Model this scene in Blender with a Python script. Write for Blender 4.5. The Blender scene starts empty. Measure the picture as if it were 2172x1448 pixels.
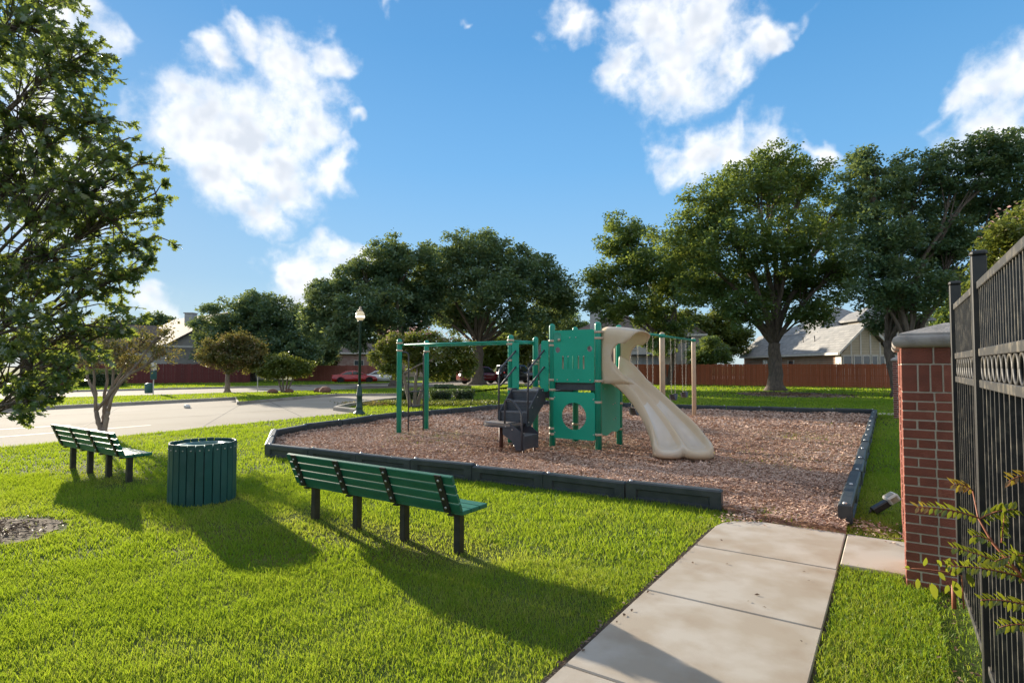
import bpy, math, random
import numpy as np
from mathutils import Vector, Matrix
random.seed(7); rng = np.random.default_rng(7)
S = bpy.context.scene
COL = S.collection
PI = math.pi
R = math.radians

# ------------------------------------------------------------------ camera
F = 1200.0; PITCH = math.atan(0.0375); CAMZ = 1.7
cd = bpy.data.cameras.new('camera'); cam = bpy.data.objects.new('camera', cd); COL.objects.link(cam)
cd.sensor_width = 36.0; cd.lens = 36.0 * F / 2172.0
cd.shift_y = 7.0 / 2172.0
cd.clip_start = 0.05; cd.clip_end = 3000
cam.location = (0, 0, CAMZ); cam.rotation_euler = (PI / 2 + PITCH, 0, 0)
S.camera = cam

# ------------------------------------------------------------------ sky, sun, exposure
SUN_AZ = R(39.9)      # to the left of straight ahead (+Y)
SUN_EL = R(13.8)
W = bpy.data.worlds.new('World'); S.world = W; W.use_nodes = True
wt = W.node_tree; wt.nodes.clear()
def wn(t, **k):
    n = wt.nodes.new(t)
    for a, b in k.items(): setattr(n, a, b)
    return n
wout = wn('ShaderNodeOutputWorld'); wbg = wn('ShaderNodeBackground'); wbg.inputs['Strength'].default_value = 0.14
sky = wn('ShaderNodeTexSky', sky_type='NISHITA', sun_disc=False, sun_elevation=SUN_EL, sun_rotation=-SUN_AZ,
         altitude=200.0, air_density=1.0, dust_density=0.15, ozone_density=2.2)
hsv = wn('ShaderNodeHueSaturation'); hsv.inputs['Saturation'].default_value = 1.05; hsv.inputs['Value'].default_value = 1.0
wt.links.new(sky.outputs[0], hsv.inputs['Color'])
tc = wn('ShaderNodeTexCoord')
def ray(px, py):
    u = (px - 1086) / F; v = (731 - py) / F
    cp, sp = math.cos(PITCH), math.sin(PITCH)
    return Vector((u, cp - v * sp, v * cp + sp))
CLOUDS = [(430,150,46),(520,88,45),(600,150,70),(690,140,44),(650,245,74),(545,280,100),(430,280,92),(345,262,58),(500,370,72),
 (560,430,50),(625,345,74),(715,350,42),(760,285,27),(350,130,16),(1005,45,12),(850,12,22),
 (1400,55,92),(1330,150,58),(1450,125,92),(1560,120,52),(1510,40,86),(1225,25,50),(1690,28,26),(1625,70,36),
 (2090,205,78),(2150,170,62),(2130,265,84),(2005,225,46),
 (1480,345,56),(1560,330,58),(1640,310,48),(1740,312,26),
 (645,550,44),(710,545,54),(665,598,56),(775,548,38),
 (140,60,80),(60,180,80),(95,370,130),(330,660,44)]
crand = random.Random(3)
blobs = []
for (px, py, r) in CLOUDS:
    d = ray(px, py); c = d.length; d.normalize()
    blobs.append((d, r / F / (c ** 1.4)))
def vm(op, a, b=None):
    n = wn('ShaderNodeVectorMath', operation=op)
    wt.links.new(a, n.inputs[0])
    if b is not None:
        if isinstance(b, (tuple, list, Vector)): n.inputs[1].default_value = b
        else: wt.links.new(b, n.inputs[1])
    return n
def mt(op, a, b=None, c=None, clamp=False):
    n = wn('ShaderNodeMath', operation=op); n.use_clamp = clamp
    for i, x in enumerate((a, b, c)):
        if x is None: continue
        if isinstance(x, (int, float)): n.inputs[i].default_value = x
        else: wt.links.new(x, n.inputs[i])
    return n.outputs[0]
def cloudfield(vec):
    cur = None
    for (d, r) in blobs:
        dist = vm('DISTANCE', vec, d).outputs['Value']
        q = mt('MULTIPLY', dist, 1.0 / r)
        cur = q if cur is None else mt('SMOOTH_MIN', cur, q, 0.35)
    return cur
gen = tc.outputs['Generated']
def noise(vec, sc, det=6.0, ro=0.6):
    n = wn('ShaderNodeTexNoise'); n.inputs['Scale'].default_value = sc; n.inputs['Detail'].default_value = det; n.inputs['Roughness'].default_value = ro
    wt.links.new(vec, n.inputs['Vector']); return n
def warp(vec, sc, amp, det):
    n = noise(vec, sc, det); o = vm('SUBTRACT', n.outputs['Color'], (0.5, 0.5, 0.5)).outputs[0]
    k = wn('ShaderNodeVectorMath', operation='SCALE'); k.inputs['Scale'].default_value = amp; wt.links.new(o, k.inputs[0])
    return vm('ADD', vec, k.outputs[0]).outputs[0]
wv_ = warp(warp(gen, 8.0, 0.14, 2.0), 24.0, 0.055, 2.0)
field = cloudfield(wv_)
nz = noise(gen, 17.0, 6.0, 0.62)
rough = mt('MULTIPLY', mt('SUBTRACT', nz.outputs['Fac'], 0.5), 2.3)
dens0 = mt('SUBTRACT', 1.12, mt('ADD', field, rough))
# denser cloud, added beside, above and behind the view to raise the fill light
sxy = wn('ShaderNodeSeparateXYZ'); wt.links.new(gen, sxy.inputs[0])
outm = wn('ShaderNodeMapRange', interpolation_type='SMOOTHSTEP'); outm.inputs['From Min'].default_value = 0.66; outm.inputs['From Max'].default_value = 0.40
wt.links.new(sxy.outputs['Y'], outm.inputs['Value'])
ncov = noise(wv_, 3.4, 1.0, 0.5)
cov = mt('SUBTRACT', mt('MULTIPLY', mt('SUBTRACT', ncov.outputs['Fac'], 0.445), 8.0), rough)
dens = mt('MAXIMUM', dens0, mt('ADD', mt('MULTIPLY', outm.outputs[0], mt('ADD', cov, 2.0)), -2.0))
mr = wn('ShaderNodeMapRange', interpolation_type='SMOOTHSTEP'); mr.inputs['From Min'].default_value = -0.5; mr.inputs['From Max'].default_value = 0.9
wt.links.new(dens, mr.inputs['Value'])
# thick cloud is greyer, the thin rim bright
# billow relief: the side of each puff that faces up and to the sun is brighter
sh = vm('ADD', gen, (-0.010, 0.006, 0.016)).outputs[0]
nb1 = noise(gen, 20.0, 2.0, 0.55); nb2 = noise(sh, 20.0, 2.0, 0.55)
relief = mt('MULTIPLY', mt('SUBTRACT', nb1.outputs['Fac'], nb2.outputs['Fac']), 3.0)
mr2 = wn('ShaderNodeMapRange', interpolation_type='SMOOTHSTEP'); mr2.inputs['From Min'].default_value = 0.1; mr2.inputs['From Max'].default_value = 1.5
wt.links.new(mt('SUBTRACT', mt('MULTIPLY', dens, 0.8), relief), mr2.inputs['Value'])
ccol = wn('ShaderNodeMix', data_type='RGBA'); ccol.inputs['A'].default_value = (1.58, 1.58, 1.59, 1); ccol.inputs['B'].default_value = (1.06, 1.13, 1.24, 1)
wt.links.new(mr2.outputs[0], ccol.inputs['Factor'])
# soften the glare round the sun: c * k / (k + luminance)
bw = wn('ShaderNodeRGBToBW'); wt.links.new(hsv.outputs[0], bw.inputs[0])
KG = 1.25
ksc = wn('ShaderNodeVectorMath', operation='SCALE'); wt.links.new(hsv.outputs[0], ksc.inputs[0]); wt.links.new(mt('DIVIDE', KG, mt('ADD', bw.outputs[0], KG)), ksc.inputs['Scale'])
# pale blue air towards the horizon, deeper blue overhead, the same all round
sxyz = wn('ShaderNodeSeparateXYZ'); wt.links.new(gen, sxyz.inputs[0])
ramp = wn('ShaderNodeValToRGB'); wt.links.new(sxyz.outputs['Z'], ramp.inputs[0])
er = ramp.color_ramp.elements; er[0].position = 0.02; er[0].color = (.36, .50, .60, 1); er[1].position = .75; er[1].color = (.02, .115, .29, 1)
e1 = er.new(.14); e1.color = (.20, .37, .55, 1); e2 = er.new(.33); e2.color = (.088, .27, .50, 1); e3 = er.new(.5); e3.color = (.036, .19, .41, 1)
gsc = wn('ShaderNodeVectorMath', operation='SCALE'); gsc.inputs['Scale'].default_value = 2.2; wt.links.new(ramp.outputs[0], gsc.inputs[0])
blend = wn('ShaderNodeMix', data_type='RGBA'); blend.inputs['Factor'].default_value = 0.72; wt.links.new(ksc.outputs[0], blend.inputs['A']); wt.links.new(gsc.outputs[0], blend.inputs['B'])
wmix = wn('ShaderNodeMix', data_type='RGBA')
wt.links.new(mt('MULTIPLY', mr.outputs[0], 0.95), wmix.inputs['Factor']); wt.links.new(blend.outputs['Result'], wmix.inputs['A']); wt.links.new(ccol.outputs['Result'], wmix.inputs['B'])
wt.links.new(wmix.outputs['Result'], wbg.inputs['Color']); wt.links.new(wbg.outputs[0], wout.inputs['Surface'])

to_sun = Vector((-math.sin(SUN_AZ) * math.cos(SUN_EL), math.cos(SUN_AZ) * math.cos(SUN_EL), math.sin(SUN_EL)))
sl = bpy.data.lights.new('sun', 'SUN'); sl.energy = 2.05; sl.angle = R(0.7); sl.color = (1.0, 0.89, 0.72)
sun = bpy.data.objects.new('sun', sl); COL.objects.link(sun); sun.rotation_euler = (-to_sun).to_track_quat('-Z', 'Y').to_euler()
sun.location = to_sun * 100
vs = S.view_settings; vs.view_transform = 'Standard'; vs.look = 'None'; vs.gamma = 1.0; vs.use_curve_mapping = False; vs.exposure = 2.4
S.cycles.use_denoising = True
S.cycles.max_bounces = 9; S.cycles.diffuse_bounces = 7; S.cycles.glossy_bounces = 2; S.cycles.transmission_bounces = 3; S.cycles.transparent_max_bounces = 8
S.cycles.caustics_reflective = False; S.cycles.caustics_refractive = False

# ------------------------------------------------------------------ helpers
def P(px, py, Y):
    r = ray(px, py); t = Y / r.y
    return Vector((r.x * t, Y, CAMZ + r.z * t))
def G(px, py, z=0.0):
    r = ray(px, py); t = (z - CAMZ) / r.z
    return Vector((r.x * t, r.y * t, z))
RZ = R(-33.7); EX = Vector((math.cos(RZ), math.sin(RZ), 0)); DY = Vector((-math.sin(RZ), math.cos(RZ), 0))
O0 = G(1165, 1448)
def WK(s, t, z=0.0): return Vector((O0.x, O0.y, 0)) + DY * s + EX * t + Vector((0, 0, z))

def mat(name, c, rough=0.7, c2=None, scale=4.0, detail=5.0, lo=0.35, hi=0.65, bump=0.0, bscale=None, metal=0.0, spec=0.5, stretch=None, coat=0.0, c3=None, s3=1.0, f3=(0.55, 0.7), var=0.0):
    m = bpy.data.materials.new(name); m.use_nodes = True; t = m.node_tree; n = t.nodes; b = n['Principled BSDF']
    b.inputs['Roughness'].default_value = rough; b.inputs['Metallic'].default_value = metal; b.inputs['Specular IOR Level'].default_value = spec
    if coat: b.inputs['Coat Weight'].default_value = coat
    b.inputs['Base Color'].default_value = (*c, 1)
    co = n.new('ShaderNodeTexCoord'); src = co.outputs['Object']
    oi = n.new('ShaderNodeObjectInfo'); of = n.new('ShaderNodeVectorMath'); of.operation = 'MULTIPLY_ADD'   # alike pieces get their own stretch of the pattern
    of.inputs[1].default_value = (37.0, 53.0, 29.0); t.links.new(oi.outputs['Random'], of.inputs[0]); t.links.new(src, of.inputs[2]); src = of.outputs[0]
    if stretch:
        mp = n.new('ShaderNodeMapping'); mp.inputs['Scale'].default_value = stretch; t.links.new(src, mp.inputs[0]); src = mp.outputs[0]
    cur = None
    if c2 is not None:
        a = n.new('ShaderNodeTexNoise'); a.inputs['Scale'].default_value = scale; a.inputs['Detail'].default_value = detail; t.links.new(src, a.inputs['Vector'])
        mrn = n.new('ShaderNodeMapRange'); mrn.inputs['From Min'].default_value = lo; mrn.inputs['From Max'].default_value = hi; t.links.new(a.outputs['Fac'], mrn.inputs['Value'])
        mx = n.new('ShaderNodeMix'); mx.data_type = 'RGBA'; mx.inputs['A'].default_value = (*c, 1); mx.inputs['B'].default_value = (*c2, 1)
        t.links.new(mrn.outputs[0], mx.inputs['Factor']); cur = mx.outputs['Result']
    if c3 is not None:
        a = n.new('ShaderNodeTexNoise'); a.inputs['Scale'].default_value = s3; a.inputs['Detail'].default_value = 6; t.links.new(src, a.inputs['Vector'])
        mrn = n.new('ShaderNodeMapRange'); mrn.inputs['From Min'].default_value = f3[0]; mrn.inputs['From Max'].default_value = f3[1]; t.links.new(a.outputs['Fac'], mrn.inputs['Value'])
        mx = n.new('ShaderNodeMix'); mx.data_type = 'RGBA'; mx.inputs['B'].default_value = (*c3, 1)
        if cur is not None: t.links.new(cur, mx.inputs['A'])
        else: mx.inputs['A'].default_value = (*c, 1)
        t.links.new(mrn.outputs[0], mx.inputs['Factor']); cur = mx.outputs['Result']
    if var:
        hv = n.new('ShaderNodeHueSaturation'); mv = n.new('ShaderNodeMapRange'); mv.inputs['To Min'].default_value = 1 - var; mv.inputs['To Max'].default_value = 1 + var
        t.links.new(oi.outputs['Random'], mv.inputs['Value']); t.links.new(mv.outputs[0], hv.inputs['Value'])
        if cur is not None: t.links.new(cur, hv.inputs['Color'])
        else: hv.inputs['Color'].default_value = (*c, 1)
        cur = hv.outputs[0]
    if cur is not None: t.links.new(cur, b.inputs['Base Color'])
    if bump:
        a = n.new('ShaderNodeTexNoise'); a.inputs['Scale'].default_value = bscale or scale * 6; a.inputs['Detail'].default_value = 6; t.links.new(src, a.inputs['Vector'])
        bp = n.new('ShaderNodeBump'); bp.inputs['Strength'].default_value = bump; bp.inputs['Distance'].default_value = 0.02
        t.links.new(a.outputs['Fac'], bp.inputs['Height']); t.links.new(bp.outputs[0], b.inputs['Normal'])
    return m

def leafmat(name, a, b, c, trans=0.4, tcol=(0.25, 0.34, 0.04), gloss=0.06, rough=0.35):
    m = bpy.data.materials.new(name); m.use_nodes = True; t = m.node_tree; n = t.nodes; n.clear()
    out = n.new('ShaderNodeOutputMaterial'); at = n.new('ShaderNodeAttribute'); at.attribute_name = 'tint'
    cr = n.new('ShaderNodeValToRGB'); cr.color_ramp.elements[0].color = (*a, 1); cr.color_ramp.elements[1].color = (*c, 1)
    e = cr.color_ramp.elements.new(0.5); e.color = (*b, 1)
    t.links.new(at.outputs['Fac'], cr.inputs[0])
    di = n.new('ShaderNodeBsdfDiffuse'); tr = n.new('ShaderNodeBsdfTranslucent'); gl = n.new('ShaderNodeBsdfGlossy'); gl.inputs['Roughness'].default_value = rough
    t.links.new(cr.outputs[0], di.inputs['Color'])
    mc = n.new('ShaderNodeMix'); mc.data_type = 'RGBA'; mc.inputs['Factor'].default_value = 0.62; mc.inputs['B'].default_value = (*tcol, 1)
    t.links.new(cr.outputs[0], mc.inputs['A']); t.links.new(mc.outputs['Result'], tr.inputs['Color'])
    m1 = n.new('ShaderNodeMixShader'); m1.inputs[0].default_value = trans; t.links.new(di.outputs[0], m1.inputs[1]); t.links.new(tr.outputs[0], m1.inputs[2])
    m2 = n.new('ShaderNodeMixShader'); m2.inputs[0].default_value = gloss; t.links.new(m1.outputs[0], m2.inputs[1]); t.links.new(gl.outputs[0], m2.inputs[2])
    t.links.new(m2.outputs[0], out.inputs['Surface'])
    return m

class MB:
    def __init__(self): self.v = []; self.f = []; self.s = []
    def add(self, vs_, fs, smooth=False, M=None):
        o = len(self.v)
        for p in vs_:
            p = Vector(p)
            self.v.append(tuple(M @ p) if M is not None else tuple(p))
        for f in fs: self.f.append(tuple(i + o for i in f)); self.s.append(smooth)
        return self
    def box(self, c, d, M=None, rz=0.0, bev=0.0):
        x, y, z = d[0] / 2, d[1] / 2, d[2] / 2
        T = Matrix.Translation(Vector(c)) @ Matrix.Rotation(rz, 4, 'Z')
        if M is not None: T = M @ T
        if bev <= 0:
            return self.add([(-x,-y,-z),(x,-y,-z),(x,y,-z),(-x,y,-z),(-x,-y,z),(x,-y,z),(x,y,z),(-x,y,z)],
                            [(0,3,2,1),(4,5,6,7),(0,1,5,4),(1,2,6,5),(2,3,7,6),(3,0,4,7)], M=T)
        b = bev; V = []
        for sx in (-1, 1):
            for sy in (-1, 1):
                for sz in (-1, 1):
                    V += [(sx*(x-b), sy*(y-b), sz*z), (sx*(x-b), sy*y, sz*(z-b)), (sx*x, sy*(y-b), sz*(z-b))]
        def ix(sx, sy, sz, k): return ((sx > 0) * 4 + (sy > 0) * 2 + (sz > 0)) * 3 + k
        Fs = []
        for s in (-1, 1):
            q = [ix(-1,-1,s,0), ix(1,-1,s,0), ix(1,1,s,0), ix(-1,1,s,0)]; Fs.append(q if s > 0 else q[::-1])
            q = [ix(-1,s,-1,1), ix(1,s,-1,1), ix(1,s,1,1), ix(-1,s,1,1)]; Fs.append(q if s < 0 else q[::-1])
            q = [ix(s,-1,-1,2), ix(s,1,-1,2), ix(s,1,1,2), ix(s,-1,1,2)]; Fs.append(q if s > 0 else q[::-1])
        for a in (-1, 1):
            for c_ in (-1, 1):
                Fs.append([ix(-1,a,c_,0), ix(1,a,c_,0), ix(1,a,c_,1), ix(-1,a,c_,1)])
                Fs.append([ix(a,-1,c_,0), ix(a,1,c_,0), ix(a,1,c_,2), ix(a,-1,c_,2)])
                Fs.append([ix(a,c_,-1,1), ix(a,c_,1,1), ix(a,c_,1,2), ix(a,c_,-1,2)])
                for e in (-1, 1): Fs.append([ix(a,c_,e,0), ix(a,c_,e,1), ix(a,c_,e,2)])
        return self.add(V, Fs, M=T)
    def tube(self, pts, rad, n=8, M=None, cap=True, smooth=True):
        pts = [Vector(p) for p in pts]
        if isinstance(rad, (int, float)): rad = [rad] * len(pts)
        V = []; Fs = []
        prev = None
        for i, p in enumerate(pts):
            t = (pts[min(i + 1, len(pts) - 1)] - pts[max(i - 1, 0)])
            if t.length < 1e-9: t = Vector((0, 0, 1))
            t.normalize()
            if prev is None:
                a = Vector((1, 0, 0)) if abs(t.x) < 0.8 else Vector((0, 1, 0)); u = (a - t * a.dot(t)).normalized()
            else:
                u = prev - t * prev.dot(t)
                if u.length < 1e-6: u = t.orthogonal()
                u.normalize()
            prev = u; w = t.cross(u)
            for k in range(n):
                an = 2 * PI * k / n; V.append(p + (u * math.cos(an) + w * math.sin(an)) * rad[i])
        for i in range(len(pts) - 1):
            for k in range(n):
                Fs.append((i*n+k, i*n+(k+1)%n, (i+1)*n+(k+1)%n, (i+1)*n+k))
        self.add(V, Fs, smooth, M)
        if cap:
            o = len(self.v); m = len(pts)
            self.f.append(tuple(o - m*n + k for k in range(n))[::-1]); self.s.append(False)
            self.f.append(tuple(o - n + k for k in range(n))); self.s.append(False)
        return self
    def lathe(self, prof, n=16, M=None, smooth=True):
        V = []; Fs = []
        for (r, z) in prof:
            for k in range(n): V.append((r * math.cos(2*PI*k/n), r * math.sin(2*PI*k/n), z))
        for i in range(len(prof) - 1):
            for k in range(n): Fs.append((i*n+k, i*n+(k+1)%n, (i+1)*n+(k+1)%n, (i+1)*n+k))
        Fs.append(tuple(range(n))[::-1]); Fs.append(tuple((len(prof)-1)*n + k for k in range(n)))
        return self.add(V, Fs, smooth, M)
    def prism(self, poly, z0, z1, M=None):
        n = len(poly); V = [(x, y, z0) for x, y in poly] + [(x, y, z1) for x, y in poly]
        Fs = [tuple(range(n))[::-1], tuple(range(n, 2*n))] + [(k, (k+1)%n, n+(k+1)%n, n+k) for k in range(n)]
        return self.add(V, Fs, M=M)
    def mesh(self, name):
        me = bpy.data.meshes.new(name); me.from_pydata(self.v, [], self.f)
        me.polygons.foreach_set('use_smooth', self.s); me.update(); return me
    def build(self, name, m, parent=None, loc=None):
        return mk(name, self.mesh(name), m, parent, loc)
def mk(name, me, m, parent=None, loc=None, rot=None):
    if m is not None and not me.materials: me.materials.append(m)
    o = bpy.data.objects.new(name, me); COL.objects.link(o)
    if parent is not None: o.parent = parent
    if loc is not None: o.location = loc
    if rot is not None: o.rotation_euler = rot
    return o
def np_mesh(name, verts, faces, tint=None, smooth=False):
    """faces: list of int arrays (N,k)"""
    me = bpy.data.meshes.new(name); me.vertices.add(len(verts)); me.vertices.foreach_set('co', np.asarray(verts, np.float32).ravel())
    tot = sum(f.size for f in faces); me.loops.add(tot); me.loops.foreach_set('vertex_index', np.concatenate([f.ravel() for f in faces]).astype(np.int32))
    ls = np.concatenate([np.full(len(f), f.shape[1], np.int32) for f in faces]); st = np.concatenate([[0], np.cumsum(ls)[:-1]]).astype(np.int32)
    me.polygons.add(len(ls)); me.polygons.foreach_set('loop_start', st)
    if smooth: me.polygons.foreach_set('use_smooth', np.ones(len(ls), bool))
    if tint is not None:
        a = me.attributes.new('tint', 'FLOAT', 'POINT'); a.data.foreach_set('value', np.asarray(tint, np.float32))
    me.update(calc_edges=True); return me
def tag(o, label=None, cat=None, group=None, kind=None):
    if label: o['label'] = label
    if cat: o['category'] = cat
    if group: o['group'] = group
    if kind: o['kind'] = kind
    return o
def thing(name, label, cat, loc=(0, 0, 0), rz=0.0, group=None):
    o = bpy.data.objects.new(name, None); COL.objects.link(o); o.location = loc; o.rotation_euler = (0, 0, rz); o.empty_display_size = 0.2
    return tag(o, label, cat, group)
def copy_tree(o, parent=None):
    c = o.copy(); COL.objects.link(c); c.parent = parent
    for ch in [x for x in bpy.data.objects if x.parent == o]: copy_tree(ch, c)
    return c
def bez(p0, p1, p2, p3, n):
    p0, p1, p2, p3 = map(Vector, (p0, p1, p2, p3)); out = []
    for i in range(n + 1):
        t = i / n; out.append(p0*(1-t)**3 + p1*3*t*(1-t)**2 + p2*3*t*t*(1-t) + p3*t**3)
    return out
def inpoly(x, y, poly):
    x = np.asarray(x); y = np.asarray(y); r = np.zeros(x.shape, bool); n = len(poly)
    for i in range(n):
        x0, y0 = poly[i][0], poly[i][1]; x1, y1 = poly[(i+1) % n][0], poly[(i+1) % n][1]
        c = ((y0 > y) != (y1 > y)) & (x < (x1 - x0) * (y - y0) / (y1 - y0 + 1e-12) + x0); r ^= c
    return r
def vnoise(x, y, sc, seed=0):
    """smooth value noise in numpy"""
    x = np.asarray(x) / sc + 1000; y = np.asarray(y) / sc + 1000
    xi = np.floor(x).astype(np.int64); yi = np.floor(y).astype(np.int64); fx = x - xi; fy = y - yi
    def h(a, b):
        k = (a * 374761393 + b * 668265263 + seed * 1442695) & 0x7fffffff
        k = ((k ^ (k >> 13)) * 1274126177) & 0x7fffffff
        return ((k ^ (k >> 16)) & 0xffff) / 65535.0
    fx = fx*fx*(3-2*fx); fy = fy*fy*(3-2*fy)
    return (h(xi, yi)*(1-fx) + h(xi+1, yi)*fx)*(1-fy) + (h(xi, yi+1)*(1-fx) + h(xi+1, yi+1)*fx)*fy

# ------------------------------------------------------------------ materials
M = {}
M['soil'] = mat('lawn_soil', (0.06, 0.085, 0.02), 0.95, spec=0.05, c2=(0.095, 0.12, 0.03), scale=0.7, c3=(0.12, 0.11, 0.035), s3=0.25, bump=0.6, bscale=30)
M['walk'] = mat('walk_concrete', (0.43, 0.365, 0.285), 0.9, spec=0.15, c2=(0.51, 0.46, 0.39), scale=2.2, detail=10, lo=.42, hi=.6, c3=(0.37, 0.295, 0.215), s3=2.3, f3=(0.5, 0.75), bump=0.12, bscale=150)
M['road'] = mat('road_concrete', (0.34, 0.295, 0.235), 0.95, spec=0.08, c2=(0.39, 0.345, 0.28), scale=0.35, detail=8, c3=(0.30, 0.26, 0.21), s3=0.8, f3=(0.6, 0.8), bump=0.2, bscale=40)
M['kerb'] = mat('kerb_concrete', (0.40, 0.36, 0.30), 0.9, c2=(0.28, 0.25, 0.21), scale=1.5, bump=0.3)
M['paint'] = mat('road_paint', (0.72, 0.71, 0.68), 0.8, c2=(0.5, 0.48, 0.44), scale=5, lo=.5, hi=.7)
M['dirt'] = mat('bare_dirt', (0.22, 0.175, 0.13), 0.95, spec=0.1, c2=(0.13, 0.10, 0.075), scale=5, bump=0.9, bscale=25)
M['mulchbase'] = mat('mulch_bed', (0.30, 0.185, 0.125), 0.95, c2=(0.44, 0.28, 0.19), scale=14, detail=8, c3=(0.2, 0.12, 0.08), s3=9, bump=1.0, bscale=45, spec=0.1)
M['chip'] = leafmat('wood_chip', (0.28, 0.16, 0.115), (0.56, 0.37, 0.265), (0.77, 0.59, 0.47), trans=0.06, tcol=(0.4, 0.2, 0.1), gloss=0.03, rough=0.5)
M['grass'] = leafmat('grass_blade', (0.10, 0.235, 0.026), (0.19, 0.335, 0.032), (0.42, 0.41, 0.11), trans=0.5, tcol=(0.46, 0.54, 0.014), gloss=0.012, rough=0.4)
M['green'] = mat('green_play_plastic', (0.006, 0.37, 0.23), 0.42, c2=(0.006, 0.335, 0.21), scale=3, spec=0.5, c3=(0.03, 0.42, 0.28), s3=60, f3=(0.6, 0.7), bump=0.12, bscale=90)
M['greenpost'] = mat('green_powder_coat', (0.003, 0.29, 0.19), 0.3, c2=(0.003, 0.26, 0.17), scale=2, spec=0.5)
M['tan'] = mat('tan_slide_plastic', (0.58, 0.44, 0.28), 0.38, c2=(0.62, 0.49, 0.34), scale=1.6, c3=(0.66, 0.58, 0.48), s3=1.1, f3=(0.55, 0.75), spec=0.45, bump=0.05, bscale=60)
M['tanworn'] = mat('worn_slide_bed', (0.66, 0.60, 0.52), 0.28, c2=(0.60, 0.50, 0.38), scale=1.4, spec=0.5)
M['tanclamp'] = mat('tan_clamp', (0.55, 0.43, 0.31), 0.45)
M['tanpost'] = mat('tan_post', (0.60, 0.46, 0.33), 0.45, c2=(0.54, 0.40, 0.28), scale=3)
M['black'] = mat('black_vinyl', (0.05, 0.053, 0.066), 0.5, c2=(0.07, 0.073, 0.085), scale=8, spec=0.45)
M['rust'] = mat('brown_leg', (0.10, 0.035, 0.022), 0.6)
M['steel'] = mat('galvanised_steel', (0.55, 0.54, 0.52), 0.4, metal=0.7)
M['benchgreen'] = mat('bench_green', (0.016, 0.135, 0.078), 0.45, c2=(0.022, 0.165, 0.095), scale=3, stretch=(1, 6, 6), spec=0.5, bump=0.1, bscale=40, var=0.08, c3=(0.11, 0.22, 0.16), s3=22, f3=(0.66, 0.82))
M['iron'] = mat('black_iron', (0.018, 0.018, 0.02), 0.45, c2=(0.04, 0.036, 0.03), scale=12, spec=0.5)
M['irondust'] = mat('dusty_black_iron', (0.035, 0.034, 0.033), 0.5, c2=(0.16, 0.14, 0.11), scale=14, lo=.5, hi=.75, spec=0.5)
M['canblue'] = mat('can_green', (0.008, 0.068, 0.062), 0.45, c2=(0.012, 0.085, 0.08), scale=4, spec=0.5, c3=(0.03, 0.1, 0.1), s3=3, var=0.1)
M['canlid'] = mat('can_lid', (0.10, 0.22, 0.21), 0.4, c2=(0.14, 0.26, 0.25), scale=5)
M['timber'] = mat('border_plastic', (0.028, 0.038, 0.043), 0.48, c2=(0.05, 0.06, 0.065), scale=6, spec=0.5, bump=0.15, bscale=60)
M['brick'] = mat('red_brick', (0.29, 0.088, 0.056), 0.85, c2=(0.22, 0.07, 0.046), scale=9, c3=(0.34, 0.13, 0.085), s3=14, f3=(0.6, 0.8), bump=0.5, bscale=120, var=0.16)
M['mortar'] = mat('mortar', (0.60, 0.53, 0.43), 0.95, c2=(0.50, 0.44, 0.35), scale=18, bump=0.6, bscale=90)
M['cap'] = mat('cast_stone_cap', (0.40, 0.36, 0.32), 0.8, c2=(0.30, 0.27, 0.24), scale=5, c3=(0.12, 0.11, 0.10), s3=6, f3=(0.55, 0.8), bump=0.3, bscale=60)
M['fencered'] = mat('red_stained_cedar', (0.41, 0.115, 0.05), 0.8, c2=(0.34, 0.09, 0.038), scale=3, stretch=(8, 8, 0.6), bump=0.3, var=0.13)
M['fencemaroon'] = mat('maroon_stained_cedar', (0.16, 0.035, 0.032), 0.85, c2=(0.12, 0.03, 0.026), scale=3, stretch=(8, 8, 0.6), bump=0.3, var=0.13)
M['fencerose'] = mat('rose_stained_cedar', (0.30, 0.10, 0.075), 0.85, c2=(0.26, 0.085, 0.065), scale=3, stretch=(8, 8, 0.6), bump=0.3, var=0.13)
M['bark'] = mat('bark', (0.17, 0.13, 0.10), 0.95, c2=(0.09, 0.07, 0.055), scale=5, stretch=(3, 3, 0.6), bump=1.0, bscale=16)
M['barkpale'] = mat('pale_smooth_bark', (0.27, 0.215, 0.165), 0.85, c2=(0.16, 0.125, 0.10), scale=4, stretch=(3, 3, 0.5), bump=0.4)
M['oakleaf'] = leafmat('oak_leaf', (0.05, 0.115, 0.055), (0.09, 0.165, 0.06), (0.20, 0.22, 0.055), trans=0.5, tcol=(0.38, 0.45, 0.04), gloss=0.1, rough=0.3)
M['leaf'] = leafmat('leaf_green', (0.055, 0.135, 0.06), (0.10, 0.185, 0.062), (0.19, 0.23, 0.065), trans=0.45, tcol=(0.34, 0.38, 0.04), gloss=0.05)
M['leafdark'] = leafmat('leaf_dark', (0.055, 0.125, 0.085), (0.095, 0.18, 0.10), (0.18, 0.225, 0.095), trans=0.4, tcol=(0.30, 0.34, 0.05), gloss=0.05)
M['leafyellow'] = leafmat('leaf_yellowgreen', (0.06, 0.11, 0.025), (0.11, 0.15, 0.03), (0.19, 0.19, 0.05), trans=0.4, tcol=(0.3, 0.32, 0.04), gloss=0.04)
M['leafcrape'] = leafmat('leaf_crape', (0.05, 0.09, 0.022), (0.11, 0.125, 0.03), (0.30, 0.16, 0.085), trans=0.42, tcol=(0.3, 0.25, 0.05), gloss=0.05)
M['leafbox'] = leafmat('leaf_boxwood', (0.025, 0.06, 0.018), (0.045, 0.09, 0.022), (0.08, 0.13, 0.03), trans=0.3, gloss=0.08)
M['petal'] = leafmat('crape_flower', (0.55, 0.30, 0.27), (0.62, 0.42, 0.38), (0.7, 0.55, 0.48), trans=0.3, tcol=(0.6, 0.4, 0.35), gloss=0.02)
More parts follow.
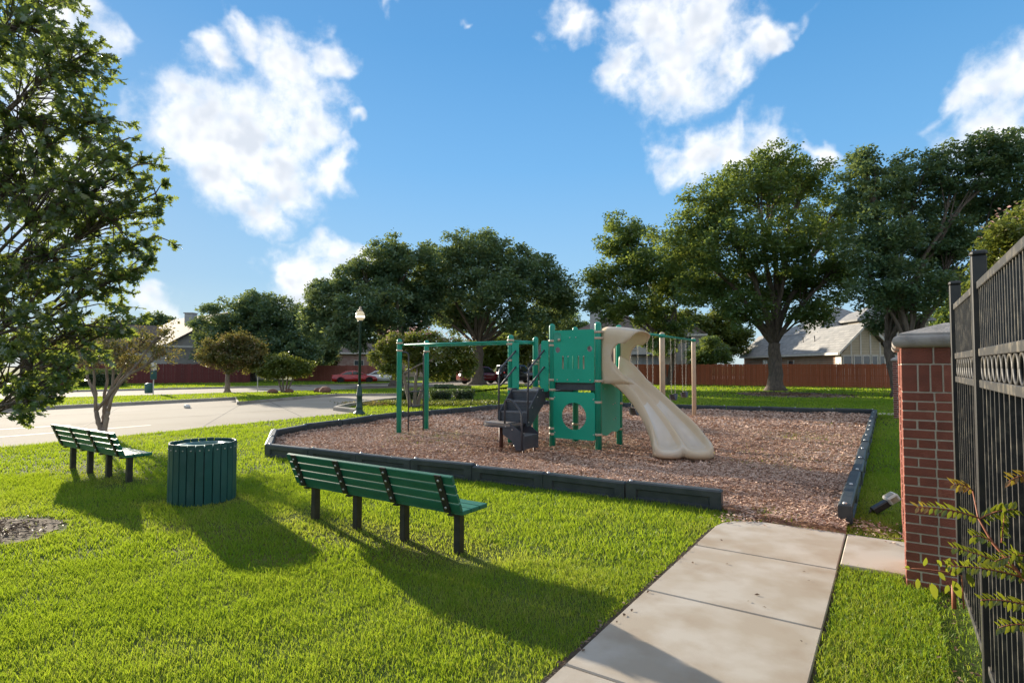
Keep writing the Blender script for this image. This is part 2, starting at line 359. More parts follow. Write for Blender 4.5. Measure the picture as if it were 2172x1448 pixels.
M['petalred'] = leafmat('red_flower', (0.55, 0.06, 0.08), (0.62, 0.09, 0.1), (0.7, 0.12, 0.12), trans=0.3, tcol=(0.6, 0.1, 0.1), gloss=0.02)
M['frond'] = leafmat('frond_leaf', (0.09, 0.15, 0.02), (0.16, 0.2, 0.02), (0.42, 0.17, 0.05), trans=0.45, tcol=(0.4, 0.42, 0.03), gloss=0.05)
M['stemred'] = mat('reddish_stem', (0.35, 0.12, 0.06), 0.6)
M['glass'] = mat('window_glass', (0.05, 0.07, 0.085), 0.08, spec=0.9)
M['carglass'] = mat('car_glass', (0.025, 0.03, 0.035), 0.06, spec=0.9)
M['white'] = mat('white_trim', (0.66, 0.63, 0.57), 0.7, c2=(0.58, 0.55, 0.49), scale=4)
M['tyre'] = mat('tyre_rubber', (0.018, 0.018, 0.018), 0.8)
M['rim'] = mat('alloy_rim', (0.5, 0.5, 0.5), 0.35, metal=0.8)
def texmat(name, kind, a, b, mortar, scale, bw=0.5, rh=0.25, ms=0.02, rough=0.85, rot=None, use='Object'):
    m = bpy.data.materials.new(name); m.use_nodes = True; t = m.node_tree; n = t.nodes; bs = n['Principled BSDF']; bs.inputs['Roughness'].default_value = rough
    co = n.new('ShaderNodeTexCoord'); mp = n.new('ShaderNodeMapping'); t.links.new(co.outputs[use], mp.inputs[0])
    if rot: mp.inputs['Rotation'].default_value = rot
    br = n.new('ShaderNodeTexBrick'); br.inputs['Color1'].default_value = (*a, 1); br.inputs['Color2'].default_value = (*b, 1); br.inputs['Mortar'].default_value = (*mortar, 1)
    br.inputs['Scale'].default_value = scale; br.inputs['Mortar Size'].default_value = ms; br.inputs['Brick Width'].default_value = bw; br.inputs['Row Height'].default_value = rh
    t.links.new(mp.outputs[0], br.inputs['Vector'])
    nz_ = n.new('ShaderNodeTexNoise'); nz_.inputs['Scale'].default_value = 1.2; nz_.inputs['Detail'].default_value = 7; t.links.new(co.outputs[use], nz_.inputs['Vector'])
    mx = n.new('ShaderNodeMix'); mx.data_type = 'RGBA'; mx.blend_type = 'MULTIPLY'; mx.inputs['Factor'].default_value = 0.55
    cr = n.new('ShaderNodeValToRGB'); cr.color_ramp.elements[0].position = .3; cr.color_ramp.elements[0].color = (.6, .6, .6, 1); cr.color_ramp.elements[1].position = .7
    t.links.new(nz_.outputs['Fac'], cr.inputs[0]); t.links.new(br.outputs[0], mx.inputs['A']); t.links.new(cr.outputs[0], mx.inputs['B'])
    t.links.new(mx.outputs['Result'], bs.inputs['Base Color'])
    return m
M['shingle'] = texmat('grey_shingle', 'b', (0.36, 0.345, 0.32), (0.27, 0.262, 0.25), (0.18, 0.175, 0.17), 1.0, bw=0.9, rh=0.22, ms=0.018)
M['shinglebrown'] = texmat('brown_shingle', 'b', (0.185, 0.14, 0.11), (0.14, 0.105, 0.085), (0.09, 0.07, 0.055), 1.0, bw=0.9, rh=0.22, ms=0.018)
M['shingle_r'] = texmat('grey_shingle_side', 'b', (0.36, 0.345, 0.32), (0.27, 0.262, 0.25), (0.18, 0.175, 0.17), 1.0, bw=0.9, rh=0.22, ms=0.018, rot=(0, 0, PI/2))
M['hbrick'] = texmat('orange_house_brick', 'b', (0.42, 0.185, 0.09), (0.34, 0.135, 0.07), (0.44, 0.36, 0.28), 1.0, bw=0.3, rh=0.1, ms=0.012, rot=(PI/2, 0, 0))
M['hbrickred'] = texmat('red_pillar_brick', 'b', (0.25, 0.07, 0.045), (0.19, 0.055, 0.04), (0.45, 0.40, 0.33), 1.0, bw=0.22, rh=0.072, ms=0.006, rot=(PI/2, 0, 0))
M['hbrickgrey'] = texmat('grey_house_brick', 'b', (0.36, 0.335, 0.31), (0.29, 0.27, 0.25), (0.42, 0.40, 0.37), 1.0, bw=0.3, rh=0.1, ms=0.012, rot=(PI/2, 0, 0))
M['hbrickrose'] = texmat('rose_house_brick', 'b', (0.32, 0.15, 0.12), (0.38, 0.26, 0.22), (0.42, 0.37, 0.33), 1.0, bw=0.4, rh=0.14, ms=0.014, rot=(PI/2, 0, 0))
M['siding'] = texmat('cream_siding', 'b', (0.58, 0.49, 0.36), (0.56, 0.47, 0.34), (0.36, 0.30, 0.22), 1.0, bw=60, rh=0.24, ms=0.012, rot=(PI/2, 0, 0))
M['sidinggrey'] = texmat('pale_siding', 'b', (0.52, 0.52, 0.5), (0.5, 0.5, 0.48), (0.33, 0.33, 0.33), 1.0, bw=60, rh=0.24, ms=0.012, rot=(PI/2, 0, 0))

# ================================================================== SETTING
def sheet(name, pts, z, m, kind='structure'):
    me = bpy.data.meshes.new(name); me.from_pydata([(p[0], p[1], z) for p in pts], [], [tuple(range(len(pts)))]); me.update()
    if me.polygons[0].normal.z < 0: me.flip_normals()
    return tag(mk(name, me, m), kind=kind)
tag(sheet('ground', [(-2500, -400), (2500, -400), (2500, 2600), (-2500, 2600)], 0.0, M['soil']))

# --- street and drive -------------------------------------------------------
DRIVE_PX = [(-420, 990), (0, 949.5), (248, 926), (600, 890), (752, 876), (706, 870.5), (735, 863), (800, 853), (872, 846), (960, 842),
            (960, 838.5), (845, 838.5), (711, 839.5), (600, 849), (508, 858), (500, 847), (132, 866), (-420, 893)]
DRIVE = [G(*p) for p in DRIVE_PX]
tag(sheet('driveway_road', DRIVE, 0.006, M['road']))
sf = [Vector((-75, -3.6 + 0.0, 0)), Vector((-28.6, 37, 0)), Vector((-4.9, 58, 0)), Vector((14, 74.5, 0)), Vector((60, 112, 0))]
sn = [Vector((66, 104, 0)), Vector((20, 66.5, 0)), Vector((1.6, 49.2, 0)), Vector((-19.5, 30.9, 0)), Vector((-65, -6, 0))]
STREET = sf + sn
tag(sheet('street_road', STREET, 0.010, M['road']))
def kerb(pts, w=0.16, h=0.13, name='kerb'):
    mb = MB()
    pts = [Vector((p[0], p[1], 0)) for p in pts]
    offs = []
    for i, p in enumerate(pts):
        t = (pts[min(i+1, len(pts)-1)] - pts[max(i-1, 0)]).normalized(); nn = Vector((-t.y, t.x, 0)); offs.append(nn)
    prof = [(0, -.05), (0.015, h - .03), (0.04, h), (w, h), (w, -.05)]
    V = []
    for p, nn in zip(pts, offs):
        for (a, z) in prof: V.append(p + nn * a + Vector((0, 0, z)))
    k = len(prof); Fs = []
    for i in range(len(pts) - 1):
        for j in range(k - 1): Fs.append((i*k+j, (i+1)*k+j, (i+1)*k+j+1, i*k+j+1))
    mb.add(V, Fs); return tag(mb.build(name, M['kerb']), kind='structure')
# raised verge between drive and street, with its kerb
ISL = [G(*p) for p in [(-420, 893), (132, 866), (500, 847), (508, 858), (600, 849), (711, 839.5), (845, 838.5), (960, 838.5)]]
isl_back = [Vector((1.4, 48.8, 0)), Vector((-19.5, 30.7, 0)), Vector((-45, 10.3, 0))]
tag(sheet('grass_verge', ISL + isl_back, 0.12, M['soil']))
kerb(ISL[::-1], h=0.135)
kerb([G(752, 876), G(706, 870.5), G(735, 863), G(800, 853), G(872, 846), G(960, 842)][::-1], h=0.16)
kerb([Vector((-45, 10.6, 0)), Vector((-19.5, 30.95, 0)), Vector((1.6, 49.25, 0)), Vector((20, 66.5, 0))], h=0.13)
kerb([Vector((60, 112, 0)), Vector((14, 74.5, 0)), Vector((-4.9, 58, 0)), Vector((-28.6, 37, 0)), Vector((-75, -3.6, 0))][::-1], h=0.13)
# expansion joints of the drive (dark tar lines) and white stripes
mbj = MB()
def strip(mb, a, b, w, z):
    a = Vector((a[0], a[1], 0)); b = Vector((b[0], b[1], 0)); t = (b - a).normalized(); nn = Vector((-t.y, t.x, 0)) * w / 2
    mb.add([(a - nn) + Vector((0,0,z)), (b - nn) + Vector((0,0,z)), (b + nn) + Vector((0,0,z)), (a + nn) + Vector((0,0,z))], [(0, 1, 2, 3)])
M['tar'] = mat('joint_tar', (0.10, 0.09, 0.08), 0.9)
for a, b in [((-200, 925), (620, 868)), ((-200, 898), (600, 856)), ((120, 938), (260, 860)), ((430, 905), (520, 852)), ((640, 884), (560, 846))]:
    strip(mbj, G(*a), G(*b), 0.035, 0.010)
tag(mbj.build('pavement_joint', M['tar']), kind='structure')
mbj = MB()
for a, b in [((-150, 921), (150, 901.5)), ((-60, 932), (320, 902))]: strip(mbj, G(*a), G(*b), 0.11, 0.011)
tag(mbj.build('pavement_marking', M['paint']), kind='structure')

# --- sidewalk: single slabs with open joints --------------------------------
walk = bpy.data.objects.new('sidewalk', None); COL.objects.link(walk); tag(walk, kind='structure'); walk.location = (O0.x, O0.y, 0); walk.rotation_euler = (0, 0, RZ)
def slab(poly, z=0.028, b=0.008):
    """polygon in walk frame (t, s) with a small chamfer"""
    n = len(poly); cx = sum(p[0] for p in poly) / n; cy = sum(p[1] for p in poly) / n
    ins = []
    for (x, y) in poly:
        d = math.hypot(cx - x, cy - y); ins.append((x + (cx - x) / d * b * 1.4, y + (cy - y) / d * b * 1.4))
    V = [(x, y, -.1) for x, y in poly] + [(x, y, z - b) for x, y in poly] + [(x, y, z) for x, y in ins]
    Fs = [(k, (k+1)%n, n+(k+1)%n, n+k) for k in range(n)] + [(n+k, n+(k+1)%n, 2*n+(k+1)%n, 2*n+k) for k in range(n)] + [tuple(range(2*n, 3*n))]
    MB().add(V, Fs).build('slab', M['walk'], walk)
g = 0.006; WW = 1.165
ss = [-4.92, -3.65, -2.38, -1.11, 0.17, 1.45, 2.72]
for a, b in zip(ss[:-1], ss[1:]): slab([(0, a+g), (WW, a+g), (WW, b-g), (0, b-g)])
arc = [(0.42 - 0.42*math.cos(R(a)), 3.5 + 0.42*math.sin(R(a))) for a in (0, 22, 45, 68, 90)]
slab([(0, 2.72+g), (WW-g, 2.72+g), (WW-g, 3.92)] + arc[::-1])
slab([(WW+g, 2.89), (2.6, 2.89), (2.6, 3.90), (WW+g, 3.92)])
slab([(2.6+2*g, 2.89), (4.4, 2.89), (4.4, 3.9), (2.6+2*g, 3.9)])
M['edgesoil'] = mat('edge_soil', (0.055, 0.038, 0.026), 0.95, c2=(0.09, 0.065, 0.045), scale=12, bump=.8)
tag(sheet('edge_soil', [WK(-6, -.05), WK(3.45, -.05), WK(3.45, .02), WK(-6, .02)], .005, M['edgesoil']))
tag(sheet('edge_soil', [WK(-6, WW - .02), WK(2.9, WW - .02), WK(2.9, WW + .02), WK(-6, WW + .02)], .005, M['edgesoil']))
# far path behind the play area
def path_strip(name, pts, w, z, m):
    mb = MB(); pts = [Vector((p[0], p[1], 0)) for p in pts]; V = []
    for i, p in enumerate(pts):
        t = (pts[min(i+1, len(pts)-1)] - pts[max(i-1, 0)]).normalized(); nn = Vector((-t.y, t.x, 0)) * w / 2
        V += [p - nn + Vector((0,0,z)), p + nn + Vector((0,0,z))]
    mb.add(V, [(2*i, 2*i+2, 2*i+3, 2*i+1) for i in range(len(pts)-1)]); return tag(mb.build(name, M['walk']), kind='structure')
path_strip('path', [(0.2, 25.6), (2.5, 24.7), (12.8, 20.2), (22, 16.0)], 1.0, 0.02, M['walk'])

# --- mulch bed -------------------------------------------------------------
BT = 0.22
VB = [G(1533, 1042, BT), G(568, 942, BT), G(583, 912, BT), G(649, 899.7, BT), G(722, 891, BT), G(790, 881.5, BT), G(858, 874, BT), G(910, 870.5, BT),
      G(956, 867.3, BT), G(1002, 863.6, BT), G(1044, 859.6, BT), Vector((0.45, 23.0, BT)), Vector((1.5, 23.9, BT)), G(1855, 869, BT), G(1793, 1073, BT)]
BEDP = [(p.x, p.y) for p in VB] + [tuple(WK(3.95, WW)[:2]), tuple(WK(3.95, 0.35)[:2])]
tag(sheet('mulch_bed', BEDP, 0.012, M['mulchbase']))

# --- bare earth ---------------------------------------------------------------
def blobpoly(c, rx, ry, n, seed, jit=.18):
    r = random.Random(seed); return [(c[0] + rx*math.cos(2*PI*k/n)*(1+r.uniform(-jit, jit)), c[1] + ry*math.sin(2*PI*k/n)*(1+r.uniform(-jit, jit))) for k in range(n)]
dirt_c = G(-40, 1132); DIRT1 = blobpoly((dirt_c.x, dirt_c.y), 0.72, 0.62, 22, 4)
tag(sheet('bare_earth', DIRT1, 0.008, M['dirt']))
dc = G(1640, 834); DIRT2 = blobpoly((dc.x + .4, dc.y - 1.5), 3.2, 3.4, 24, 8)
tag(sheet('bare_earth', DIRT2, 0.008, M['dirt']))
dc = G(842, 825); DIRT3 = blobpoly((dc.x, dc.y), 3.6, 3.4, 24, 9)
tag(sheet('bare_earth', DIRT3, 0.135, M['dirt']))

# ================================================================== PLAYGROUND BORDER
border = thing('playground_border', 'low black plastic timber border around the wood chip play area', 'border')
def timber_mesh(L, h=0.27, w=0.13):
    """moulded border timber: rounded box with a recessed panel on both long sides"""
    mb = MB(); x0, x1 = -L/2 + .006, L/2 - .006; b = .018
    for sgn in (1, -1):
        y = sgn * w / 2; yi = sgn * (w / 2 - .028)
        xs = [x0, x0 + .13, x1 - .13, x1]; zs = [-.05, .075, h - .085, h - b]
        V = [(x, y, z) for z in zs for x in xs]
        fs = []
        for j in range(3):
            for i in range(3):
                if i == 1 and j == 1: continue
                q = (j*4+i, j*4+i+1, (j+1)*4+i+1, (j+1)*4+i); fs.append(q if sgn < 0 else q[::-1])
        # recess
        o = len(V); V += [(xs[1]+.02, yi, zs[1]+.012), (xs[2]-.02, yi, zs[1]+.012), (xs[2]-.02, yi, zs[2]-.012), (xs[1]+.02, yi, zs[2]-.012)]
        ring = [5, 6, 10, 9]
        for k in range(4):
            q = (ring[k], ring[(k+1)%4], o+(k+1)%4, o+k); fs.append(q if sgn < 0 else q[::-1])
        q = (o, o+1, o+2, o+3); fs.append(q if sgn < 0 else q[::-1])
        mb.add(V, fs)
    y = w / 2; yt = y - b
    T = [(x0,-y,h-b),(x1,-y,h-b),(x1,y,h-b),(x0,y,h-b),(x0+b,-yt,h),(x1-b,-yt,h),(x1-b,yt,h),(x0+b,yt,h),(x0,-y,-.05),(x1,-y,-.05),(x1,y,-.05),(x0,y,-.05)]
    mb.add(T, [(4,5,6,7),(0,1,5,4),(1,2,6,5),(2,3,7,6),(3,0,4,7),(8,0,3,11),(9,10,2,1)])
    return mb
stake = MB().lathe([(.022, -.05), (.022, .005), (.016, .014), (.004, .018)], 8).mesh('stake')
def run(a, b, n, skip=False):
    a = Vector((a[0], a[1], 0)); b = Vector((b[0], b[1], 0)); L = (b - a).length / n; ang = math.atan2(b.y - a.y, b.x - a.x)
    me = timber_mesh(L).mesh('border_timber')
    for k in range(n):
        p = a + (b - a) * ((k + .5) / n)
        o = mk('border_timber', me, M['timber'], border, p + Vector((random.uniform(-.008, .008), random.uniform(-.008, .008), random.uniform(-.045, -.02))),
               (random.uniform(-.02, .02), random.uniform(-.012, .012), ang + random.uniform(-.012, .012)))
        mk('stake', stake, M['steel'], o, (L/2 - .06, 0, .27))
run(VB[0], VB[1], 7); run(VB[1], VB[2], 2)
for i in range(2, 12): run(VB[i], VB[i+1], 1)
run(VB[12], VB[13], 10); run(VB[13], VB[14], 13)
# ================================================================== PLAY STRUCTURE
A0 = G(1172, 954); A0.z = 0
ps = thing('play_structure', 'green playground climber with twin tan slide, black steps and overhead ladder', 'playground', A0, RZ)
def post(x, y, h, r=0.063, m='greenpost', par=ps, name='post'):
    mb = MB().lathe([(r, -.1), (r, h - r*.95)] + [(r*math.cos(R(a)), h - r*.95 + r*.95*math.sin(R(a))) for a in (15, 30, 45, 60, 75, 86)], 20)
    return mb.build(name, M[m], par, (x, y, 0))
def clamps(par, hs, r=0.073, hh=.045):
    me = bpy.data.meshes.get('clamp')
    if me is None:
        mb = MB().lathe([(r-.006, -hh/2), (r, -hh/2+.005), (r, hh/2-.005), (r-.006, hh/2)], 20); mb.box((r+.012, 0, 0), (.03, .03, hh*.9), bev=.004); me = mb.mesh('clamp')
    for h in hs: mk('clamp', me, M['tanclamp'], par, (0, 0, h), (0, 0, random.choice([0, PI/2, PI])))
U = 1.02
pA = post(0, 0, 2.56); pB = post(U, 0, 2.56); pC = post(U, U, 2.56); pD = post(0, U, 2.56)
pE = post(-U, 0, 2.37); pF = post(-U, U, 2.37); pG = post(-4.32, 0, 2.37); pI = post(-4.32, U-.04, 2.37)
clamps(pA, (2.21, 2.12, 1.42, 1.22, 1.04, .44, .33)); clamps(pB, (2.36, 2.24, 1.41, 1.0, .38)); clamps(pC, (2.4, 2.3, .93, .4)); clamps(pD, (.98, .44))
clamps(pE, (2.25, 2.17, 1.82, 1.21)); clamps(pF, (1.82, 1.75, 1.2)); clamps(pG, (2.26, 2.08)); clamps(pI, (2.26, 2.08))
def rrect(w, h, r, n=5, cx=0, cz=0):
    out = []
    for (sx, sz, a0) in ((1, 1, 0), (-1, 1, 90), (-1, -1, 180), (1, -1, 270)):
        for k in range(n + 1):
            a = R(a0 + 90 * k / n); out.append((cx + sx*(w/2 - r) + r*math.cos(a), cz + sz*(h/2 - r) + r*math.sin(a)))
    return out
import bmesh
def panel(name, outline, holes, th, m, par, loc, rz=0.0):
    """flat sheet in local x-z with real holes, th thick"""
    from mathutils.geometry import tessellate_polygon
    loops = [[Vector((x, 0, z)) for x, z in outline]] + [[Vector((x, 0, z)) for x, z in h] for h in holes]
    flat = [v for l in loops for v in l]; tris = tessellate_polygon(loops); n = len(flat)
    V = [(v.x, -th/2, v.z) for v in flat] + [(v.x, th/2, v.z) for v in flat]; Fs = []
    for t in tris:
        a, b, c = (flat[i] for i in t); cr = (b - a).cross(c - a).y
        t = tuple(t) if cr < 0 else tuple(t)[::-1]
        Fs += [t, tuple(i + n for i in t)[::-1]]
    o = 0
    for l in loops:
        k = len(l)
        for i in range(k): Fs.append((o+i, o+(i+1)%k, n+o+(i+1)%k, n+o+i))
        o += k
    mb = MB().add(V, Fs); me = mb.mesh(name)
    bm = bmesh.new(); bm.from_mesh(me); bmesh.ops.recalc_face_normals(bm, faces=bm.faces); bm.to_mesh(me); bm.free()
    return mk(name, me, m, par, loc, (0, 0, rz))
bolt_me = MB().lathe([(.014, 0), (.013, .008), (.006, .012)], 8).mesh('bolt')
def bolts(par, pts, rot=(PI/2, 0, 0), y=-.011):
    for (x, z) in pts: mk('bolt', bolt_me, M['steel'], par, (x, y, z), rot)
# upper play panel
pw, ph = .9, 1.04
circ = lambda cx, cz, r, n=20: [(cx + r*math.cos(2*PI*k/n), cz + r*math.sin(2*PI*k/n)) for k in range(n)]
fx = lambda u: (u - .5) * pw
holes = [circ(fx(.10), ph*(.5-.376), .058), circ(fx(.89), ph*(.5-.366), .058)] + [rrect(.042, .27, .02, 4, fx(u), ph*(.5-.618)) for u in (.232, .361, .485, .613, .742)]
up = panel('play_panel', rrect(pw, ph, .05), holes, .02, M['green'], ps, (.505, -.03, 1.895))
bolts(up, [(fx(.09), -.47), (fx(.35), -.47), (fx(.62), -.47), (fx(.9), -.47), (fx(.41), .37), (fx(.56), .37)])
M['palegreen'] = mat('pale_green', (0.06, 0.33, 0.24), 0.5, c2=(0.03, 0.26, 0.17), scale=14)
MB().prism(rrect(.17, .2, .06), -.002, .002).build('pale_patch', M['palegreen'], up, (fx(.1), -.0125, .385)).rotation_euler = (PI/2, 0, 0)  # thin patch of paler green at the upper left of the panel
MB().lathe([(.0, 0), (.026, .0), (.028, .03), (.02, .05), (.0, .052)], 12).build('knob', M['tanclamp'], up, (fx(.155), -.012, ph*(.5-.18))).rotation_euler = (PI/2, 0, 0)
lp = panel('crawl_panel', rrect(pw + .02, .93, .05), [circ(0.0, -.012, .27, 36)], .02, M['green'], ps, (.505, -.03, .72))
bolts(lp, [(-.43, .35), (.43, .33), (-.43, -.35), (.43, -.35)])
# side panels of the tower
wav = [(-.44, .55), (.46, .55), (.46, -.42), (.3, -.47), (.05, -.44), (-.2, -.5), (-.44, -.46)]
sp = panel('side_panel', wav, [], .02, M['green'], ps, (U + .03, .5, .83), PI/2); bolts(sp, [(.1, .1), (.2, .12), (.12, -.2), (.22, -.18), (-.3, .42)])
sp2 = panel('side_panel', [(-.2, .55), (.46, .55), (.46, -.42), (-.1, -.45), (-.2, -.3), (-.12, -.1), (-.22, .1), (-.14, .3)], [], .02, M['green'], ps, (.5, U + .03, .83), 0)
# decks
def deck(cx, cy, z, w, d_):
    mb = MB().box((0, 0, -.02), (w, d_, .04), bev=.006)
    for s in (-1, 1):
        mb.box((0, s*(d_/2-.015), -.1), (w, .03, .12)); mb.box((s*(w/2-.015), 0, -.1), (.03, d_-.06, .12))
    return mb.build('deck', M['black'], ps, (cx, cy, z))
deck(.51, .51, 1.38, .95, .95); deck(-.51, .51, 1.2, .95, .95)
# narrow entry panels and arch handholds
def slim(x, y, z0, z1, w, rz=0): return panel('entry_panel', rrect(w, z1 - z0, .04), [], .02, M['green'], ps, (x, y, (z0+z1)/2), rz)
slim(-.87, -.04, 1.18, 2.2, .16); slim(-.15, -.04, 1.18, 2.22, .17)
panel('entry_panel', rrect(.22, .72, .1), [rrect(.1, .45, .05, 4, 0, -.05)], .02, M['green'], ps, (-.82, U + .03, 1.55)); slim(-.18, U+.03, 1.2, 1.9, .16)
# stairs
st = MB()
for k in range(3):
    zt = 1.2 - .2*k; y1 = -.05 - .2*k
    st.box((0, y1 - .2, zt - .13), (.60, .012, .19))
stair = st.build('steps', M['black'], ps, (-.51, 0, 0))
tdm = MB().box((0, 0, 0), (.62, .215, .036), bev=.008).mesh('tread'); M['tread'] = mat('sky_sheen_tread', (0.15, 0.148, 0.15), 0.6, c2=(0.11, 0.11, 0.115), scale=9)  # treads paler than the risers: sky reflection put into their colour
for k in range(3): mk('tread', tdm, M['tread'], ps, (-.51, -.15 - .2*k, 1.182 - .2*k))
M['perf'] = mat('perforation', (0.10, 0.11, 0.12), 0.6)
pf = MB()
for k in range(3):
    y1 = -.05 - .2*k - .2 - .0075; zt = 1.2 - .2*k - .13
    for i in range(18):
        for j in range(4): pf.box((-.24 + i*.028, y1, zt - .05 + j*.032), (.013, .003, .013))
tag(pf.build('perforation', M['perf'], stair), kind='stuff')
for sx in (-.325, .325):
    strg = MB(); pl = [(0.02, 1.24), (-.22, 1.24), (-.70, .78), (-.70, .52), (-.55, .52), (-.3, .72), (.02, .98)]
    n_ = len(pl)
    for q in range(1): strg.add([(-.012, a, b) for a, b in pl] + [(.012, a, b) for a, b in pl], [tuple(range(n_)), tuple(range(n_, 2*n_))[::-1]] + [(k, n_+k, n_+(k+1)%n_, (k+1)%n_) for k in range(n_)])
    so = strg.build('stringer', M['black'], ps, (-.51 + sx, 0, 0))
    for (a, b) in ((-.1, 1.2), (-.3, 1.08), (-.5, .88), (-.64, .6)): mk('bolt', bolt_me, M['steel'], so, (.013 if sx > 0 else -.013, a, b), (0, PI/2 if sx > 0 else -PI/2, 0))
# landing (half round transfer platform)
ld = [(.33, -.27), (.33, .27), (-.1, .27)] + [(-.1 + .27*1.25*math.cos(R(a)), .27*math.sin(R(a))) for a in range(105, 260, 15)] + [(-.1, -.27)]
lo = MB().prism(ld, -.05, 0).build('landing', M['tanclamp'] if False else mat('landing_vinyl', (0.2, 0.165, 0.14), 0.6, c2=(0.26, 0.21, 0.18), scale=6), ps, (-.62, -.85, .6))
MB().prism([(x*1.03, y*1.03) for x, y in ld], -.02, 0).build('rim', M['black'], lo, (0, 0, -.055))
MB().tube([(0, 0, -.1), (0, 0, .55)], .045, 10).build('leg', M['rust'], ps, (-.77, -.72, 0))
# lower step box
ls = MB(); MB().box((0, 0, .375), (.3, .49, .03), bev=.006).build('tread', M['tread'], ps, (-.14, -.85, 0)); ls.box((.15, 0, .26), (.016, .5, .24)); ls.box((-.19, 0, .52), (.016, .5, .2))
for s in (-1, 1):
    pl = [(-.32, .6), (-.17, .62), (.16, .42), (.16, .12), (-.02, .12), (-.12, .28), (-.32, .4)]; n_ = len(pl); y = s*.255
    ls.add([(a, y-.01, b) for a, b in pl] + [(a, y+.01, b) for a, b in pl], [tuple(range(n_)), tuple(range(n_, 2*n_))[::-1]] + [(k, n_+k, n_+(k+1)%n_, (k+1)%n_) for k in range(n_)])
for k in range(5): ls.box((.159, 0, .17 + k*.04), (.004, .46, .012))
lsb = ls.build('lower_step', M['black'], ps, (-.14, -.85, 0))
for (a, b) in ((-.25, .55), (-.1, .5), (.12, .38), (.12, .18), (-.05, .2)): mk('bolt', bolt_me, M['steel'], lsb, (a, -.266, b), (PI/2, 0, 0))
for y in (-1.05, -.66): MB().tube([(0, 0, -.1), (0, 0, .14)], .02, 8).build('leg', M['rust'], ps, (-.03, y, 0))
def bar(name, pts, r=.019, m='black', n=8):
    # rounded corners
    pts = [Vector(p) for p in pts]; out = [pts[0]]
    for i in range(1, len(pts) - 1):
        a, b, c = pts[i-1], pts[i], pts[i+1]; q = min(.1, (a-b).length*.45, (c-b).length*.45)
        p0 = b + (a-b).normalized()*q; p2 = b + (c-b).normalized()*q
        for k in range(5):
            t = k/4; out.append(p0*(1-t)**2 + b*2*t*(1-t) + p2*t*t)
    out.append(pts[-1]); return MB().tube(out, r, n).build(name, M[m], ps)
for x in (-.86, -.165):
    bar('handrail', [(x, -.68, .62), (x, -.66, 1.62), (x, -.05, 2.02), (x, -.05, 1.35)][:3]); bar('handrail', [(x, -.62, 1.3), (x, -.05, 1.68)])
bar('handrail', [(-.42, -1.1, .58), (-.42, -1.1, 1.06), (-.26, -1.1, 1.06), (-.02, -1.12, .84), (-.02, -1.12, .12)])
# overhead ladder
for y in (0, U - .02): MB().tube([(-4.32, y, 2.22), (-U, y, 2.22)], .024, 10).build('ladder_rail', M['greenpost'], ps)
for k in range(7):
    x = -4.0 + k*.47; MB().tube(bez((x, 0, 2.22), (x+.28, .3, 2.2), (x+.28, .7, 2.2), (x, U-.02, 2.22), 8), .019, 8).build('rung', M['greenpost'], ps)
MB().tube([(-U, 0, 2.24), (-U, U, 2.24)], .022, 8).build('ladder_rail', M['greenpost'], ps)
for s, y in ((1, .22), (-1, .76)):
    yp = 0 if s > 0 else U - .04
    bar('access_ladder_rail', [(-4.30, yp, 2.04), (-4.22, y, 2.04), (-4.22, y, -.05)], .018)
for z in (.35, .7, 1.06): MB().tube([(-4.22, .22, z), (-4.22, .76, z)], .015, 8).build('access_ladder_rung', M['black'], ps)
# twin slide
n1 = 34; path = bez((1.06, .51, 0), (1.95, .54, 0), (2.46, .40, 0), (2.70, -.19, 0), n1)
cum = [0]
for i in range(n1): cum.append(cum[-1] + (path[i+1] - path[i]).length)
Lp = cum[-1]
def sz(u):   # height of the channel floor along the slide
    if u < .1: return 1.40
    if u < .86:
        v = (u - .1) / .76; return 1.40 + (.26 - 1.40) * (v*v*(3-2*v)*.45 + v*.55)
    return .26 - .02 * (u - .86) / .14
half = [(.475, -.05), (.48, .20), (.455, .25), (.425, .21), (.395, .08), (.33, .015), (.235, 0), (.14, .015), (.07, .07), (.03, .145), (0, .165)]
prof = [(-w, h) for w, h in half] + [(w, h) for w, h in half[::-1][1:]]
kp = len(prof); V = []; 
for i in range(n1 + 1):
    u = cum[i] / Lp; t = (path[min(i+1, n1)] - path[max(i-1, 0)]).normalized(); nn = Vector((-t.y, t.x, 0))
    rs = 1.0 + 1.2*max(0, 1 - u/.3) if u < .3 else (1.0 if u < .72 else 1.0 - .62*((u-.72)/.28)**1.3)
    cs = 1.0 if u < .8 else 1.0 - .55*((u-.8)/.2)
    for (w, h) in prof:
        hh = h*(rs if abs(w) > .3 else cs) if h > 0 else h
        fw = 0
        if u > .8:
            q = (abs(w) - .235) / .245; fw = .16 * ((u-.8)/.2) * math.sqrt(max(0, 1 - q*q))
        V.append(path[i] + nn*w*(1 + .06*max(0, (u-.7)/.3)) + t*fw + Vector((0, 0, sz(u) + hh)))
# rolled lip
i = n1; t = (path[n1] - path[n1-1]).normalized()
for (fw2, dz) in ((.045, -.02), (.06, -.07), (.03, -.12), (-.05, -.13)):
    for j in range(kp):
        b_ = V[n1*kp + j]; w, h = prof[j]
        zb = sz(1) + (b_.z - sz(1)) * (1 if dz > -.03 else .25)
        V.append(Vector((b_.x, b_.y, 0)) + t*fw2 + Vector((0, 0, zb + dz)))
nr = n1 + 1 + 4
Fs = [(i*kp+j, i*kp+j+1, (i+1)*kp+j+1, (i+1)*kp+j) for i in range(nr-1) for j in range(kp-1)]
sl_o = MB().add(V, Fs, True).build('slide', M['tan'], ps)
sl_o.data.materials.append(M['tanworn'])                      # the sliding bed is rubbed paler
for fi, f in enumerate(sl_o.data.polygons):
    i_, j_ = fi // (kp-1), fi % (kp-1)
    if 11 < i_ < n1 - 2 and j_ in (4, 5, 6, 7, 12, 13, 14, 15): f.material_index = 1
